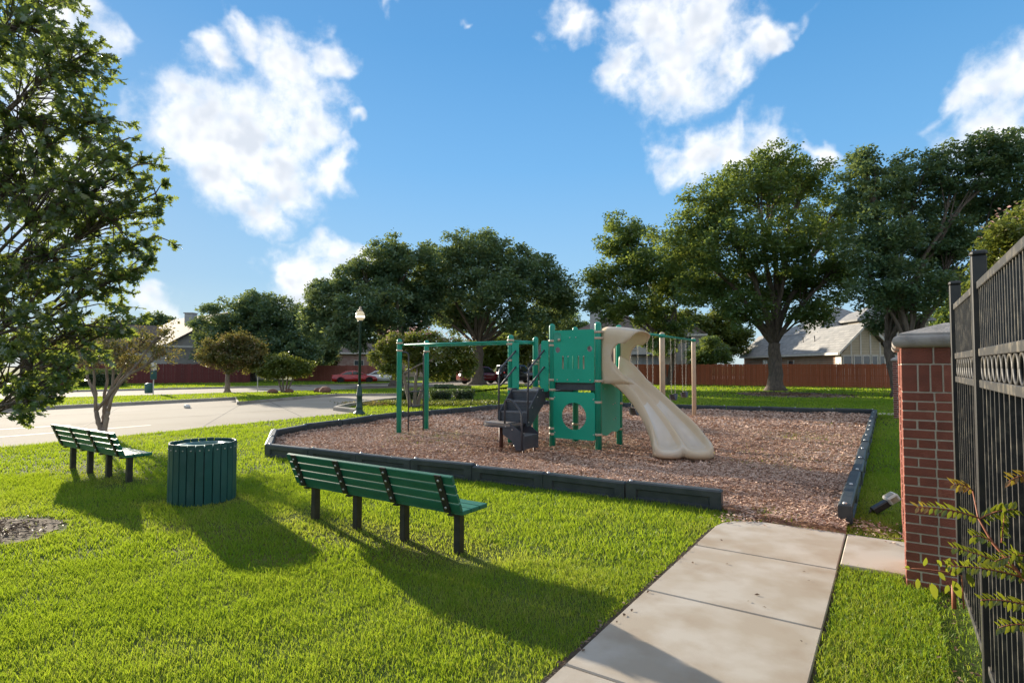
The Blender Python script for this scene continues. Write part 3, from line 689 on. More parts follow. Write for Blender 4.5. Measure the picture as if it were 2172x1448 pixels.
md = sl_o.modifiers.new('thickness', 'SOLIDIFY'); md.thickness = .02; md.offset = 0
md = sl_o.modifiers.new('round', 'SUBSURF'); md.levels = 1; md.render_levels = 1
# hood over the slide entry
zz = [1.36, 1.45, 1.55, 1.66, 1.78, 1.9, 2.02, 2.13, 2.22, 2.3]
ww = [.66, .50, .36, .26, .21, .20, .24, .34, .47, .58]
prf = [(-.475, z, w) for z, w in zip(zz, ww)] + [(-.46, 2.37, .63), (-.40, 2.42, .66), (-.25, 2.455, .67), (0, 2.47, .67)]
prf = prf + [(-a, z, w) for a, z, w in prf[::-1][1:]]
V = []; nd = 6
for (y, z, w) in prf:
    for k in range(nd + 1):
        q = k / nd; V.append((1.075 + w*q, .51 + y, z - (.10*q*q if z > 2.2 else 0)))
Fs = [(i*(nd+1)+k, i*(nd+1)+k+1, (i+1)*(nd+1)+k+1, (i+1)*(nd+1)+k) for i in range(len(prf)-1) for k in range(nd)]
hd = MB().add(V, Fs, True).build('slide_hood', M['tan'], ps)
md = hd.modifiers.new('thickness', 'SOLIDIFY'); md.thickness = .03; md.offset = 0
for s in (0.035, .985):
    MB().box((1.09, s, 1.62), (.02, .05, .006)).build('bolt_flange', M['tanclamp'], ps)
pe = path[-1] ; te = (path[n1] - path[n1-1]).normalized(); ne = Vector((-te.y, te.x, 0))
for s in (-.25, .25):
    q = pe + ne*s - te*.05; MB().tube([(q.x, q.y, -.1), (q.x, q.y, .2)], .033, 12).build('slide_leg', M['tanpost'], ps)
# swing frame joined to the tower
invps = Matrix.Rotation(-RZ, 4, 'Z') @ Matrix.Translation(-A0)
SN = Vector((2.42, 12.05, 2.45)); SF = Vector((6.1, 19.0, 2.56))
MB().tube([invps @ SN, invps @ SF + (invps @ SF - invps @ SN).normalized()*.06], .032, 12).build('swing_beam', M['greenpost'], ps)
for k, h in ((0.10, 2.6), (.425, 2.6), (1.0, 2.66)):
    q = invps @ (Vector((2.42, 13.05, 0)) if k == .1 else SN.lerp(SF, k)); post(q.x, q.y, h, .07, 'tanpost', name='swing_post')
    if k > .2: MB().lathe([(.074, -.05), (.074, .05)], 16).build('clamp', M['greenpost'], ps, (q.x, q.y, SN.lerp(SF, k).z))
# swings hang from the beam: things of their own
M['chainsteel'] = mat('chain_steel', (0.32, 0.29, 0.25), 0.55, metal=0.4)
link = MB().tube([(.012*math.cos(a), 0, 0.02*math.sin(a)) for a in [2*PI*k/8 for k in range(9)]], .0032, 4, cap=False)
def swing(k0, k1, zs, label):
    a = SN.lerp(SF, k0); b = SN.lerp(SF, k1); c = (a + b) / 2; ang = math.atan2(b.y - a.y, b.x - a.x); hw = (b - a).length / 2
    t = thing('swing', label, 'swing', (c.x, c.y, 0), ang, 'belt swings on chains')
    n_ = 11; V = []; wd = min(hw, .3)
    for i in range(n_):
        u = -1 + 2*i/(n_-1); x = u*wd*.8; z = zs + .16*(abs(u)**2.2)
        V += [(x, -.075, z), (x, .075, z), (x, -.075, z - .015), (x, .075, z - .015)]
    Fs = []
    for i in range(n_ - 1):
        o = 4*i; Fs += [(o, o+4, o+5, o+1), (o+2, o+3, o+7, o+6), (o, o+2, o+6, o+4), (o+1, o+5, o+7, o+3)]
    MB().add(V, Fs, True).build('seat', M['black'], t)
    for s, zb in ((-1, a.z), (1, b.z)):
        mb = MB(); p0 = Vector((s*hw, 0, zb - .03)); p1 = Vector((s*wd*.8, 0, zs + .16)); L = (p1 - p0).length; m_ = int(L / .05)
        for i in range(m_):
            q = p0.lerp(p1, (i + .5)/m_); mb.add(link.v, link.f, True, Matrix.Translation(q) @ Matrix.Rotation(PI/2*(i % 2), 4, 'Z') @ Matrix.Scale(1.1, 4))
        mb.build('chain', M['chainsteel'], t)
swing(.045, .125, .62, 'black belt swing nearest the slide hood, its seat behind the slide')
swing(.225, .30, .62, 'black belt swing next to the middle tan post, behind the slide')
swing(.555, .633, .74, 'black belt swing hanging just right of the middle tan post')
swing(.747, .839, .74, 'black belt swing nearest the outer tan post')

# ================================================================== BENCHES
def bench(label, c):
    t = thing('park_bench', label, 'bench', (c.x, c.y, 0), RZ, 'green slatted park benches')
    L = 2.32; me = MB().box((0, 0, 0), (L, .118, .04), bev=.006).mesh('seat_slat')
    for k in range(3): mk('seat_slat', me, M['benchgreen'], t, (0, -.03 + k*.125, .40 + random.uniform(-.002, .002)))
    me = MB().box((0, 0, 0), (L, .038, .083), bev=.006).mesh('back_slat'); tl = math.atan2(.15, .36)
    for k in range(4):
        q = .05 + k*.092; mk('back_slat', me, M['benchgreen'], t, (0, -.095 - q*math.sin(tl), .41 + q*math.cos(tl)), (tl, 0, 0))
    for x in (-1.02, -.34, .34, 1.02):
        lg = MB().box((0, 0, .15), (.07, .075, .5), bev=.006).build('leg', M['iron'], t, (x, .03, 0))
        br = MB(); br.box((0, .09, .37), (.06, .38, .016)); ar = Matrix.Translation((0, -.125, .40)) @ Matrix.Rotation(tl, 4, 'X')
        br.box((0, 0, .19), (.075, .012, .38), M=ar)
        bo = br.build('bracket', M['iron'], t, (x, 0, 0))
        for k in range(4):
            q = .05 + k*.092; mk('bolt', bolt_me, M['steel'], bo, (0, -.132 - q*math.sin(tl), .40 + q*math.cos(tl)), (PI/2 + tl, 0, 0))
    return t
def legc(a, b): return (G(*a) + G(*b)) / 2 - DY * .03
b2 = bench('green slatted bench in the foreground, seen from behind, beside the walkway', legc((660, 1103), (982, 1170)))
b1 = bench('green slatted bench by the road, left of the round trash can', legc((146, 995), (282, 1021)))

# ================================================================== TRASH CAN
cc = G(429, 1059); tcn = thing('trash_can', 'round dark green slatted trash can standing on the lawn between two benches', 'trash can', (cc.x, cc.y, 0), R(5))
ns = 25; rad = .375; sw = 2*PI*rad/ns - .008
me = MB().box((0, 0, .37), (.022, sw, .74), bev=.005).mesh('slat')
for k in range(ns):
    a = 2*PI*k/ns; mk('slat', me, M['canblue'], tcn, (rad*math.cos(a), rad*math.sin(a), random.uniform(-.006, .004)), (0, 0, a))
sb = bpy.data.meshes.new_from_object(bpy.data.objects['bolt']) if False else bolt_me
for k in range(ns):
    a = 2*PI*k/ns; mk('bolt', bolt_me, M['steel'], tcn, ((rad+.011)*math.cos(a), (rad+.011)*math.sin(a), .67), (0, PI/2, a)).scale = (.7, .7, .7)
rg = []; n_ = 40
V = []; 
for (r_, z) in ((.362, .66), (.362, .70), (.18, .715), (.18, .63)):
    V += [(r_*math.cos(2*PI*k/n_), r_*math.sin(2*PI*k/n_), z) for k in range(n_)]
MB().add(V, [(i*n_+k, i*n_+(k+1)%n_, (i+1)*n_+(k+1)%n_, (i+1)*n_+k) for i in range(3) for k in range(n_)], True).build('lid', M['canlid'], tcn)
MB().lathe([(.335, .02), (.345, .62)], 32).build('liner', M['iron'], tcn)

# ================================================================== BRICK PILLARS
BH, BD, BL, MJ = .0615, .09, .2, .0105
def pillar(label, s, t, w=.62, detail=True):
    p = WK(s, t); th = thing('brick_pillar', label, 'pillar', p, RZ, 'brick pillars along the iron fence')
    H = 1.845
    MB().box((w/2, w/2, H/2 - .05), (w - .009, w - .009, H + .1)).build('mortar_core', M['mortar'], th)
    C_ = (w/2, w/2)
    def cap(zb, hw, hgt): 
        mb = MB(); prof_ = []
        for k in range(9):
            a = -PI/2 + PI*k/8; prof_.append((hw - .04 + .04*math.cos(a), zb + .045 + .045*math.sin(a)))
        prof_ += [(hw - .045, zb + .102), (hw - .05, zb + .11), (.01, zb + hgt)]
        V = []
        for (r_, z) in prof_: V += [(-r_, -r_, z), (r_, -r_, z), (r_, r_, z), (-r_, r_, z)]
        V_ = [Vector(v) + Vector((C_[0], C_[1], 0)) for v in V]; m_ = len(prof_)
        mb.add(V_, [(3, 2, 1, 0)] + [(4*i+k, 4*i+(k+1)%4, 4*i+4+(k+1)%4, 4*i+4+k) for i in range(m_-1) for k in range(4)]); return mb.build('cap', M['cap'], th)
    cap(H, w/2 + .055, .2)
    if not detail: return th
    lens = {}
    def brick(x0, x1, z0, h, side):
        key = (round(x1-x0, 3), round(h, 3))
        if key not in lens: lens[key] = MB().box((0, 0, 0), (x1-x0, BD, h), bev=.004).mesh('brick')
        xm = (x0+x1)/2; zc = z0 + h/2; q = BD/2; out = random.uniform(-.0015, .003)
        loc, rz = {0: ((xm, q - out, zc), 0), 1: ((w - q + out, xm, zc), PI/2), 2: ((w - xm, w - q + out, zc), PI), 3: ((q - out, w - xm, zc), PI/2)}[side]
        mk('brick', lens[key], M['brick'], th, loc, (random.uniform(-.008, .008), random.uniform(-.006, .006), rz + random.uniform(-.006, .006)))
    z = -.08; k = 0
    zs_end = H - .075 - .225
    while z < zs_end - .05:
        for side in range(4):
            par_ = k % 2
            x = 0.0 if par_ else BD + MJ
            end = w - (BD + MJ if par_ else 0)
            first = True
            # alternate start so that joints break
            while x < end - .03:
                L = BL if not (first and not par_) else .105
                x1 = min(x + L, end)
                if end - x1 < .05: x1 = end
                brick(x, x1, z, BH, side); x = x1 + MJ; first = False
        z += BH + MJ; k += 1
    # soldier course
    for side in range(4):
        x = 0.0; end = w - BD - MJ
        while x < end - .03:
            x1 = min(x + (.1 if side == 0 and x == 0 else BH + .006), end)
            brick(x, x1, z, .205, side); x = x1 + MJ
    z += .205 + MJ
    for side in range(4):
        x = 0.0; end = w - BD - MJ
        while x < end - .03:
            x1 = min(x + BL, end); brick(x, x1, z, max(.04, H - .004 - z), side); x = x1 + MJ
    return th
pillar('red brick pillar with stone cap in the foreground, beside the iron fence', 2.68, 1.63)
pillar('red brick pillar just behind the foreground pillar, across the gate opening', 4.02, 1.63)
P3 = pillar('small distant red brick pillar at the end of the red wooden fence', 18.6, 1.5, .5, detail=False); g3 = G(1896, 889); P3.location = (g3.x, g3.y, 0)
MB().box((.25, .25, .9), (.497, .497, 1.89)).build('brick_shaft', M['hbrickred'], P3)

# ================================================================== IRON FENCE
fen = thing('iron_fence', 'tall black iron fence with ring band running along the right edge', 'fence', WK(0, 1.965), RZ)
FS = [2.54, 1.22, -1.2, -3.6]
me = MB().box((0, 0, 1.09), (.066, .066, 2.4), bev=.004); me.box((0, 0, 2.305), (.074, .074, .03), bev=.01)
pm = me.mesh('post')
for s in FS: mk('post', pm, M['iron'], fen, (0, s, 0))  # darker iron than the pickets: shade on the post faces put into colour
zr = (2.13, 1.772, 1.606, .12)
for a, b in zip(FS[:-1], FS[1:]):
    L = a - b - .066; cy = (a + b)/2
    me = MB().box((0, 0, 0), (.03, L, .042), bev=.003).mesh('rail')
    for z in zr: mk('rail', me, M['irondust'], fen, (0, cy, z))
    n_ = max(1, int(round(L / .128))); dp = L / n_
    pk = MB().box((0, 0, 0), (.017, .017, 1.44)).mesh('picket'); pk2 = MB().box((0, 0, 0), (.015, .015, .325)).mesh('picket')
    rgm = MB().tube([(0, .058*math.cos(q), .06*math.sin(q)) for q in [2*PI*k/18 for k in range(19)]], .0075, 6, cap=False).mesh('ring')
    for k in range(n_):
        y = b + .033 + dp*(k + .5)
        mk('picket', pk, M['irondust'], fen, (0, y, .865)); mk('ring', rgm, M['irondust'], fen, (0, y, 1.689))
        for q in (-.25, .25): mk('picket', pk2, M['irondust'], fen, (0, y + q*dp, 1.951))
    MB().box((.035, cy, .95), (.006, L, 1.65)).build('backing_sheet', M['backing'] if 'backing' in M else M.setdefault('backing', mat('black_mesh_sheet', (0.005, 0.006, 0.008), 0.9, spec=0.05)), fen)

# ================================================================== LAMP POST
lpn = G(762, 879); lpt = thing('street_lamp', 'dark green lamp post with acorn globe beside the drive', 'street lamp', (lpn.x, lpn.y, 0))
M['lampgreen'] = mat('lamp_green', (0.012, 0.045, 0.035), 0.4, c2=(0.02, 0.06, 0.05), scale=6)
MB().lathe([(.2, -.02), (.2, .06), (.16, .09), (.12, .14), (.12, .22), (.13, .25), (.10, .3), (.095, .62), (.12, .66), (.1, .7), (.08, .9), (.06, 1.0), (.05, 1.04)], 16).build('base', M['lampgreen'], lpt)
MB().lathe([(.05, 1.0), (.042, 3.22), (.07, 3.25), (.085, 3.3)], 14).build('pole', M['lampgreen'], lpt)
gm = bpy.data.materials.new('lamp_globe'); gm.use_nodes = True; gb = gm.node_tree.nodes['Principled BSDF']
gb.inputs['Base Color'].default_value = (0.72, 0.58, 0.36, 1); gb.inputs['Roughness'].default_value = .25; gb.inputs['Emission Color'].default_value = (1.0, 0.82, 0.5, 1); gb.inputs['Emission Strength'].default_value = 0.06
MB().lathe([(.09, 3.3), (.15, 3.4), (.155, 3.5), (.13, 3.58), (.08, 3.63)], 16).build('globe', gm, lpt)
bm_ = bpy.data.materials.new('lamp_bulb'); bm_.use_nodes = True; bb = bm_.node_tree.nodes['Principled BSDF']; bb.inputs['Emission Color'].default_value = (1, .95, .85, 1); bb.inputs['Emission Strength'].default_value = 0.5
MB().lathe([(.153, 3.40), (.158, 3.41), (.158, 3.45), (.153, 3.46)], 16).build('lit_band', bm_, lpt)
MB().lathe([(.09, 3.625), (.085, 3.66), (.04, 3.7), (.03, 3.73), (.045, 3.76), (.01, 3.8)], 12).build('finial', M['tanclamp'], lpt)

# ================================================================== FLOOD LIGHT
fl = G(1848, 1089); flt = thing('flood_light', 'small black landscape floodlight with pale lens rim on the grass by the pillar', 'flood light', (fl.x, fl.y, 0), R(-12))
Mf = Matrix.Translation((0, 0, .02)) @ Matrix.Rotation(R(56), 4, 'Y')
MB().tube([(-.02, 0, -.05), (0, 0, .05)], .014, 8).build('stake', M['iron'], flt)
MB().box((0, 0, .12), (.075, .10, .21), M=Mf, bev=.012).build('housing', M['iron'], flt)
rimm = mat('pale_rim', (0.62, 0.58, 0.5), .5); lensm = mat('dusty_lens', (0.42, 0.36, 0.25), .3, c2=(.3, .25, .17), scale=20)
hd_ = MB().box((-.02, 0, .27), (.09, .16, .13), M=Mf, bev=.016).build('lens_rim', rimm, flt)
MB().box((-.067, 0, .27), (.005, .10, .075), M=Mf).build('lens', lensm, flt)
MB().box((-.02, -.0815, .27), (.05, .005, .07), M=Mf).build('lens', lensm, flt)
# ================================================================== WOODEN FENCES
def wood_fence(label, a, b, h, m, pw_=.14, z0=0.0):
    a = Vector((a[0], a[1], 0)); b = Vector((b[0], b[1], 0)); L = (b - a).length; ang = math.atan2(b.y - a.y, b.x - a.x)
    t = thing('wooden_fence', label, 'fence', (a.x, a.y, z0), ang, 'board fences of the back gardens')
    mes = []
    for k in range(4):
        hh = h + (-.02, .0, .012, .02)[k]; w = pw_ - .006
        mes.append(MB().add([(-w/2,-.011,-.1),(w/2,-.011,-.1),(w/2,-.011,hh-.02),(w/2-.02,-.011,hh),(-w/2+.02,-.011,hh),(-w/2,-.011,hh-.02),
                             (-w/2,.011,-.1),(w/2,.011,-.1),(w/2,.011,hh-.02),(w/2-.02,.011,hh),(-w/2+.02,.011,hh),(-w/2,.011,hh-.02)],
                            [(0,1,2,3,4,5),(11,10,9,8,7,6)] + [(k2,6+k2,6+(k2+1)%6,(k2+1)%6) for k2 in range(6)]).mesh('picket'))
    n_ = int(L / pw_)
    for k in range(n_):
        mk('picket', random.choice(mes), m, t, ((k+.5)*pw_, random.choice((-.012, 0, .012)) + random.uniform(-.004, .004), random.uniform(-.015, .015)), (0, random.uniform(-.006, .006), 0))
    rm = MB().box((L/2, .04, 0), (L, .04, .09)).mesh('rail')
    for z in (.35, h*.5, h-.3): mk('rail', rm, m, t, (0, 0, z))
    pm_ = MB().box((0, .1, h/2 - .05), (.09, .09, h)).mesh('post')
    for k in range(int(L/2.4)+1): mk('post', pm_, m, t, (k*2.4, 0, 0))
    return t
wood_fence('red stained board fence behind the swings and the large oak', G(1335, 814), G(1897, 823), 1.86, M['fencered'])
wood_fence('dark maroon board fence on the left, in front of the grey brick house', P(120, 812, 52) , P(532, 812, 58.5), 1.9, M['fencemaroon'])
wood_fence('rose brown board fence behind the red car', P(622, 812, 66), P(796, 812, 62), 1.75, M['fencerose'], .15)
wood_fence('short side run of rose brown fence turning away behind the white car', P(796, 812, 62), P(812, 812, 67), 1.75, M['fencerose'], .15)

# ================================================================== HOUSES
def onpl(px, py, Q, ang):
    r = ray(px, py); n_ = Vector((math.sin(ang), -math.cos(ang), 0)); t = Q.dot(n_) / r.dot(n_); pt = Vector((r.x*t, r.y*t, CAMZ + r.z*t))
    ex = Vector((math.cos(ang), math.sin(ang), 0)); return (Vector((pt.x, pt.y, 0)) - Vector((Q.x, Q.y, 0))).dot(ex), pt.z
def roof_solid(kind, x0, x1, y0, y1, ze, zr, ov=.45, th=.16, inset=None):
    mb = MB(); x0 -= ov; x1 += ov; y0 -= ov; y1 += ov; xm, ym = (x0+x1)/2, (y0+y1)/2
    if kind == 'gable_y':   # ridge runs front to back
        top = [(x0,y0,ze),(x1,y0,ze),(x1,y1,ze),(x0,y1,ze),(xm,y0,zr),(xm,y1,zr)]; fs = [(0,4,5,3),(1,2,5,4),(0,1,4),(2,3,5)]
        V = [(a,b,c) for a,b,c in top] + [(a,b,c-th) for a,b,c in top]
        fs = [(0,4,5,3),(1,2,5,4),(6+3,6+5,6+4,6+0),(6+4,6+5,6+2,6+1),(0,6,10,4),(4,10,7,1),(2,8,11,5),(5,11,9,3),(0,3,9,6),(1,7,8,2)]
    elif kind == 'gable_x':
        top = [(x0,y0,ze),(x1,y0,ze),(x1,y1,ze),(x0,y1,ze),(x0,ym,zr),(x1,ym,zr)]
        V = top + [(a,b,c-th) for a,b,c in top]
        fs = [(0,1,5,4),(2,3,4,5),(6,10,11,7),(8,11,10,9),(0,6,7,1),(2,8,9,3),(0,4,10,6),(4,3,9,10),(1,7,11,5),(5,11,8,2)]
    else:
        ins = min((x1-x0)/2 - .05, (y1-y0)/2) if inset is None else inset
        top = [(x0,y0,ze),(x1,y0,ze),(x1,y1,ze),(x0,y1,ze),(x0+ins,ym,zr),(x1-ins,ym,zr)]
        V = top + [(a,b,c-th) for a,b,c in top[:4]]
        fs = [(0,1,5,4),(1,2,5),(2,3,4,5),(3,0,4),(0,6,7,1),(1,7,8,2),(2,8,9,3),(3,9,6,0),(9,8,7,6)]
    return mb.add(V, fs)
M['shingle_x'] = M['shingle']
def wallbox(x0, x1, y0, y1, z1, gable=None):
    """four walls; gable=(kind, zr) adds the triangle of wall under the roof"""
    mb = MB().box(((x0+x1)/2, (y0+y1)/2, z1/2 - .1), (x1-x0, y1-y0, z1 + .2))
    if gable:
        k, zr = gable
        if k == 'gable_y':
            xm = (x0+x1)/2; mb.add([(x0,y0,z1),(x1,y0,z1),(xm,y0,zr),(x0,y1,z1),(x1,y1,z1),(xm,y1,zr)], [(0,1,2),(3,5,4),(0,2,5,3),(1,4,5,2)])
        else:
            ym = (y0+y1)/2; mb.add([(x0,y0,z1),(x0,y1,z1),(x0,ym,zr),(x1,y0,z1),(x1,y1,z1),(x1,ym,zr)], [(0,2,1),(3,4,5),(0,3,5,2),(1,2,5,4)])
    return mb
def window(par, x, z, w, h, y=0.0, muntin=True, frame=.07):
    wv = MB(); wv.box((0, -.03, 0), (w, .05, h)); wo = wv.build('window', M['glass'], par, (x, y, z))
    fr = MB()
    for s in (-1, 1): fr.box((s*(w/2 - .0), -.05, 0), (frame, .06, h + frame)); fr.box((0, -.052, s*h/2), (w - frame, .062, frame))
    if muntin: fr.box((0, -.055, 0), (w - frame, .03, .035)); fr.box((0, -.053, 0), (.035, .03, h - frame))
    fr.build('frame', M['white'], wo); MB().box((0, -.07, -h/2 - .06), (w + .14, .1, .05)).build('sill', M['white'], wo)
    return wo

# --- grey roofed house on the right: gabled end towards us, long roof slope facing the sun
Q5 = Vector((31.4, 50, 0))
h5 = thing('house', 'house with grey shingle roof and cream gabled end behind the red fence', 'house', Q5, R(-2), 'houses around the playground')
gx0, gx1, ze, za = -2.25, 1.95, 2.9, 5.55; xm = (gx0 + gx1)/2
wallbox(gx0, gx1, .02, 1.0, ze - .05).build('wall', M['white'], h5)
wallbox(gx0 + .01, gx1 - .01, 1.0, 23, ze - .05).build('wall', M['hbrick'], h5)
MB().add([(gx0, 0, ze-.2), (gx1, 0, ze-.2), (xm, 0, za-.25), (gx0, .3, ze-.2), (gx1, .3, ze-.2), (xm, .3, za-.25)], [(0, 1, 2), (3, 5, 4), (0, 2, 5, 3), (1, 4, 5, 2)]).build('gable_siding', M['siding'], h5)
for q in (.2, .4, .6, .8):
    x = gx0 + (gx1-gx0)*q; top = ze + (za - ze - .35)*(1 - abs(q-.5)*2); MB().box((x, -.02, (ze - .2 + top)/2), (.13, .06, top - ze + .2)).build('trim_board', M['white'], h5)
roof_solid('gable_y', gx0, gx1, 0, 23, ze, za, .45, .2).build('roof', M['shingle_r'], h5)
bw_ = MB(); ov = .45
for s, xe in ((-1, gx0 - ov), (1, gx1 + ov)):
    bw_.add([(xe, -.50, ze-.24), (xe, -.50, ze), (xm, -.50, za), (xm, -.50, za-.26), (xe, -.455, ze-.24), (xe, -.455, ze), (xm, -.455, za), (xm, -.455, za-.26)], [(0,1,2,3),(7,6,5,4),(0,4,5,1),(1,5,6,2),(0,3,7,4)])
bw_.build('barge_board', M['white'], h5)
MB().box((gx0 - ov - .03, 11.2, ze - .11), (.05, 23.2, .22)).build('fascia', M['white'], h5)
for x, w in ((-1.75, .72), (-.85, .66), (-.1, .6), (.6, .5), (1.25, .42)): window(h5, x, 2.05, w, 1.1, 0, muntin=False)
for y in (14.5, 16.2):
    wo = window(h5, gx0, 1.75, 1.3, 1.3, y); wo.rotation_euler = (0, 0, -PI/2)
do = MB().box((0, -.04, 1.1), (1.0, .08, 2.2)).build('door', M['carglass'], h5, (gx0, 9.6, 0)); do.rotation_euler = (0, 0, -PI/2)
for s in (-1, 1): MB().box((s*.62, -.06, 0), (.16, .1, 2.3)).build('door_frame', M['white'], do, (0, 0, 1.15))
for y in (6.2, 8.6): MB().tube([(-1.5, y, 3.6), (-1.5, y, 4.7)], .05, 8).build('vent_pipe', M['iron'], h5)
# upper storey
wallbox(-.1, 8.6, 8, 18, 5.1).build('wall', M['siding'], h5); roof_solid('hip', -.1, 8.6, 8, 18, 5.15, 8.3, .5, .2).build('roof', M['shingle'], h5)
wallbox(2.9, 9.6, 6.2, 10, 6.3).build('wall', M['siding'], h5); roof_solid('hip', 2.9, 9.6, 6.2, 12, 6.35, 8.0, .45, .2).build('roof', M['shingle_r'], h5)
for x in (5.9, 7.6): window(h5, x, 5.2, 1.2, 1.5, 6.19)
wallbox(gx1 + .7, gx1 + 8, 2.2, 12, 3.0).build('wall', M['white'], h5); window(h5, gx1 + 1.6, 1.9, .9, 1.4, 2.19); window(h5, gx1 + 3.4, 1.9, .9, 1.4, 2.19)
roof_solid('gable_x', gx1 + .7, gx1 + 8, 2.2, 12, 3.1, 4.9, .25, .2).build('roof', M['shingle'], h5)

def simple_house(label, Q, ang, x0, x1, dep, ze_, zr_, kind, wall, roof_, wins=(), chim=None, chm=None, ov=.45):
    t = thing('house', label, 'house', (Q.x, Q.y, 0), ang, 'houses around the playground')
    wallbox(x0, x1, 0, dep, ze_ - .05, (kind, zr_ - .25) if kind.startswith('gable') else None).build('wall', M[wall], t)
    r_ = roof_solid(kind, x0, x1, 0, dep, ze_, zr_, ov, .2).build('roof', M[roof_], t)
    MB().box(((x0+x1)/2, -ov - .03, ze_ - .1), (x1 - x0 + 2*ov, .04, .22)).build('fascia', M['white'], t)
    for (x, z, w, h) in wins: window(t, x, z, w, h, -.005)
    if chim:
        cx, cy, zt, w = chim; c_ = MB().box((cx, cy, zt/2), (w, w*.8, zt)); c_.build('chimney', M[chm or 'sidinggrey'], t)
        MB().box((cx, cy, zt + .06), (w + .16, w*.8 + .16, .14)).build('chimney_cap', M['cap'], t)
    return t
# left house, grey brick gable end
q = P(352, 812, 63)
h1 = simple_house('grey brick house with brown roof behind the maroon fence, left of the round tree', q, R(50), 0, 13, 16, 4.0, 8.2, 'gable_y', 'hbrickgrey', 'shinglebrown', [], None)
c1 = P(404, 700, 71); MB().box((0, 0, 0), (1.0, 1.0, 3.2)).build('chimney', M['sidinggrey'], h1)
ch = [o for o in bpy.data.objects if o.parent == h1 and o.name.startswith('chimney')][0]; ch.matrix_parent_inverse = (Matrix.Translation(h1.location) @ Matrix.Rotation(R(50), 4, 'Z')).inverted(); ch.location = (c1.x, c1.y, c1.z + .45)
MB().box((0, 0, 1.66), (1.2, 1.2, .12)).build('chimney_cap', M['cap'], ch)
q = P(180, 812, 66)
simple_house('low house with brown roof and pale walls behind the young oak', q, R(25), -6, 12, 12, 3.2, 7.0, 'hip', 'hbrickgrey', 'shinglebrown', [(0, 1.7, 1.4, 1.4), (5, 1.7, 1.4, 1.4)])
q = P(730, 812, 80)
simple_house('brick house with grey brown roof and white chimney behind the rose brown fence', q, R(10), -4.8, 7.5, 11, 3.6, 6.0, 'hip', 'hbrickrose', 'shinglebrown', [(2, 1.8, 1.3, 1.4)], (.6, 5.5, 6.8, .75), 'white')
q = P(815, 812, 88)
simple_house('two storey cream house with grey roof behind the lamp post', q, R(10), -2.5, 6.5, 9, 5.4, 7.2, 'hip', 'siding', 'shinglebrown', [(-.5, 4.2, 1.2, 1.3), (2.5, 4.2, 1.2, 1.3)])
q = P(625, 812, 95)
simple_house('distant house with blue grey roof seen past the round dark tree', q, R(20), -1, 11, 10, 3.4, 7.0, 'gable_x', 'white', 'shingle', [], (6.5, 4, 7.6, .9), 'white')
q = P(1300, 812, 74)
h3 = simple_house('tall house with brown hip roof behind the green tower', q, R(-20), -5.5, 5.5, 11, 6.0, 9.4, 'hip', 'hbrickrose', 'shinglebrown', [(-2, 4.4, 1.2, 1.5), (2.2, 4.4, 1.2, 1.5)], (-2.1, -.45, 10.0, 1.35))
q = P(1120, 812, 70)
simple_house('low house with brown roof and cream porch seen between the ladder posts', q, R(-10), -2.2, 9, 9, 3.0, 5.0, 'hip', 'siding', 'shinglebrown', [(0, 1.5, 1.2, 1.5), (3, 1.5, 1.2, 1.5)])
q = P(1372, 812, 66)
h4 = simple_house('white two storey house behind the swing beam', q, R(-20), -3, 4, 9, 5.2, 7.2, 'hip', 'white', 'shinglebrown', [(-1.6, 4.3, .9, 1.2), (.4, 4.3, .9, 1.2)])
MB().box((.3, -.06, 1.5), (3.0, .06, 2.4)).build('garage_door', mat('pale_blue_curtain', (0.42, 0.45, 0.5), .8, c2=(.3, .33, .38), scale=2, stretch=(6, 6, .3)), h4)
MB().box((.3, -.5, 2.95), (5.4, 1.0, .2)).build('awning', M['iron'], h4)
q = P(1463, 812, 64)
simple_house('narrow pale brick house end with small window behind the last swing post', q, R(-15), -1.4, 1.7, 9, 5.3, 6.5, 'gable_y', 'hbrickgrey', 'shinglebrown', [(-.1, 4.3, .75, 1.5)], ov=.25)
q = P(2010, 800, 62)
simple_house('house with brown roof seen over the pillar cap', q, R(-26), -2.6, 14, 11, 5.4, 8.3, 'hip', 'siding', 'shinglebrown', [(-1, 4.2, 1.0, 1.2)])

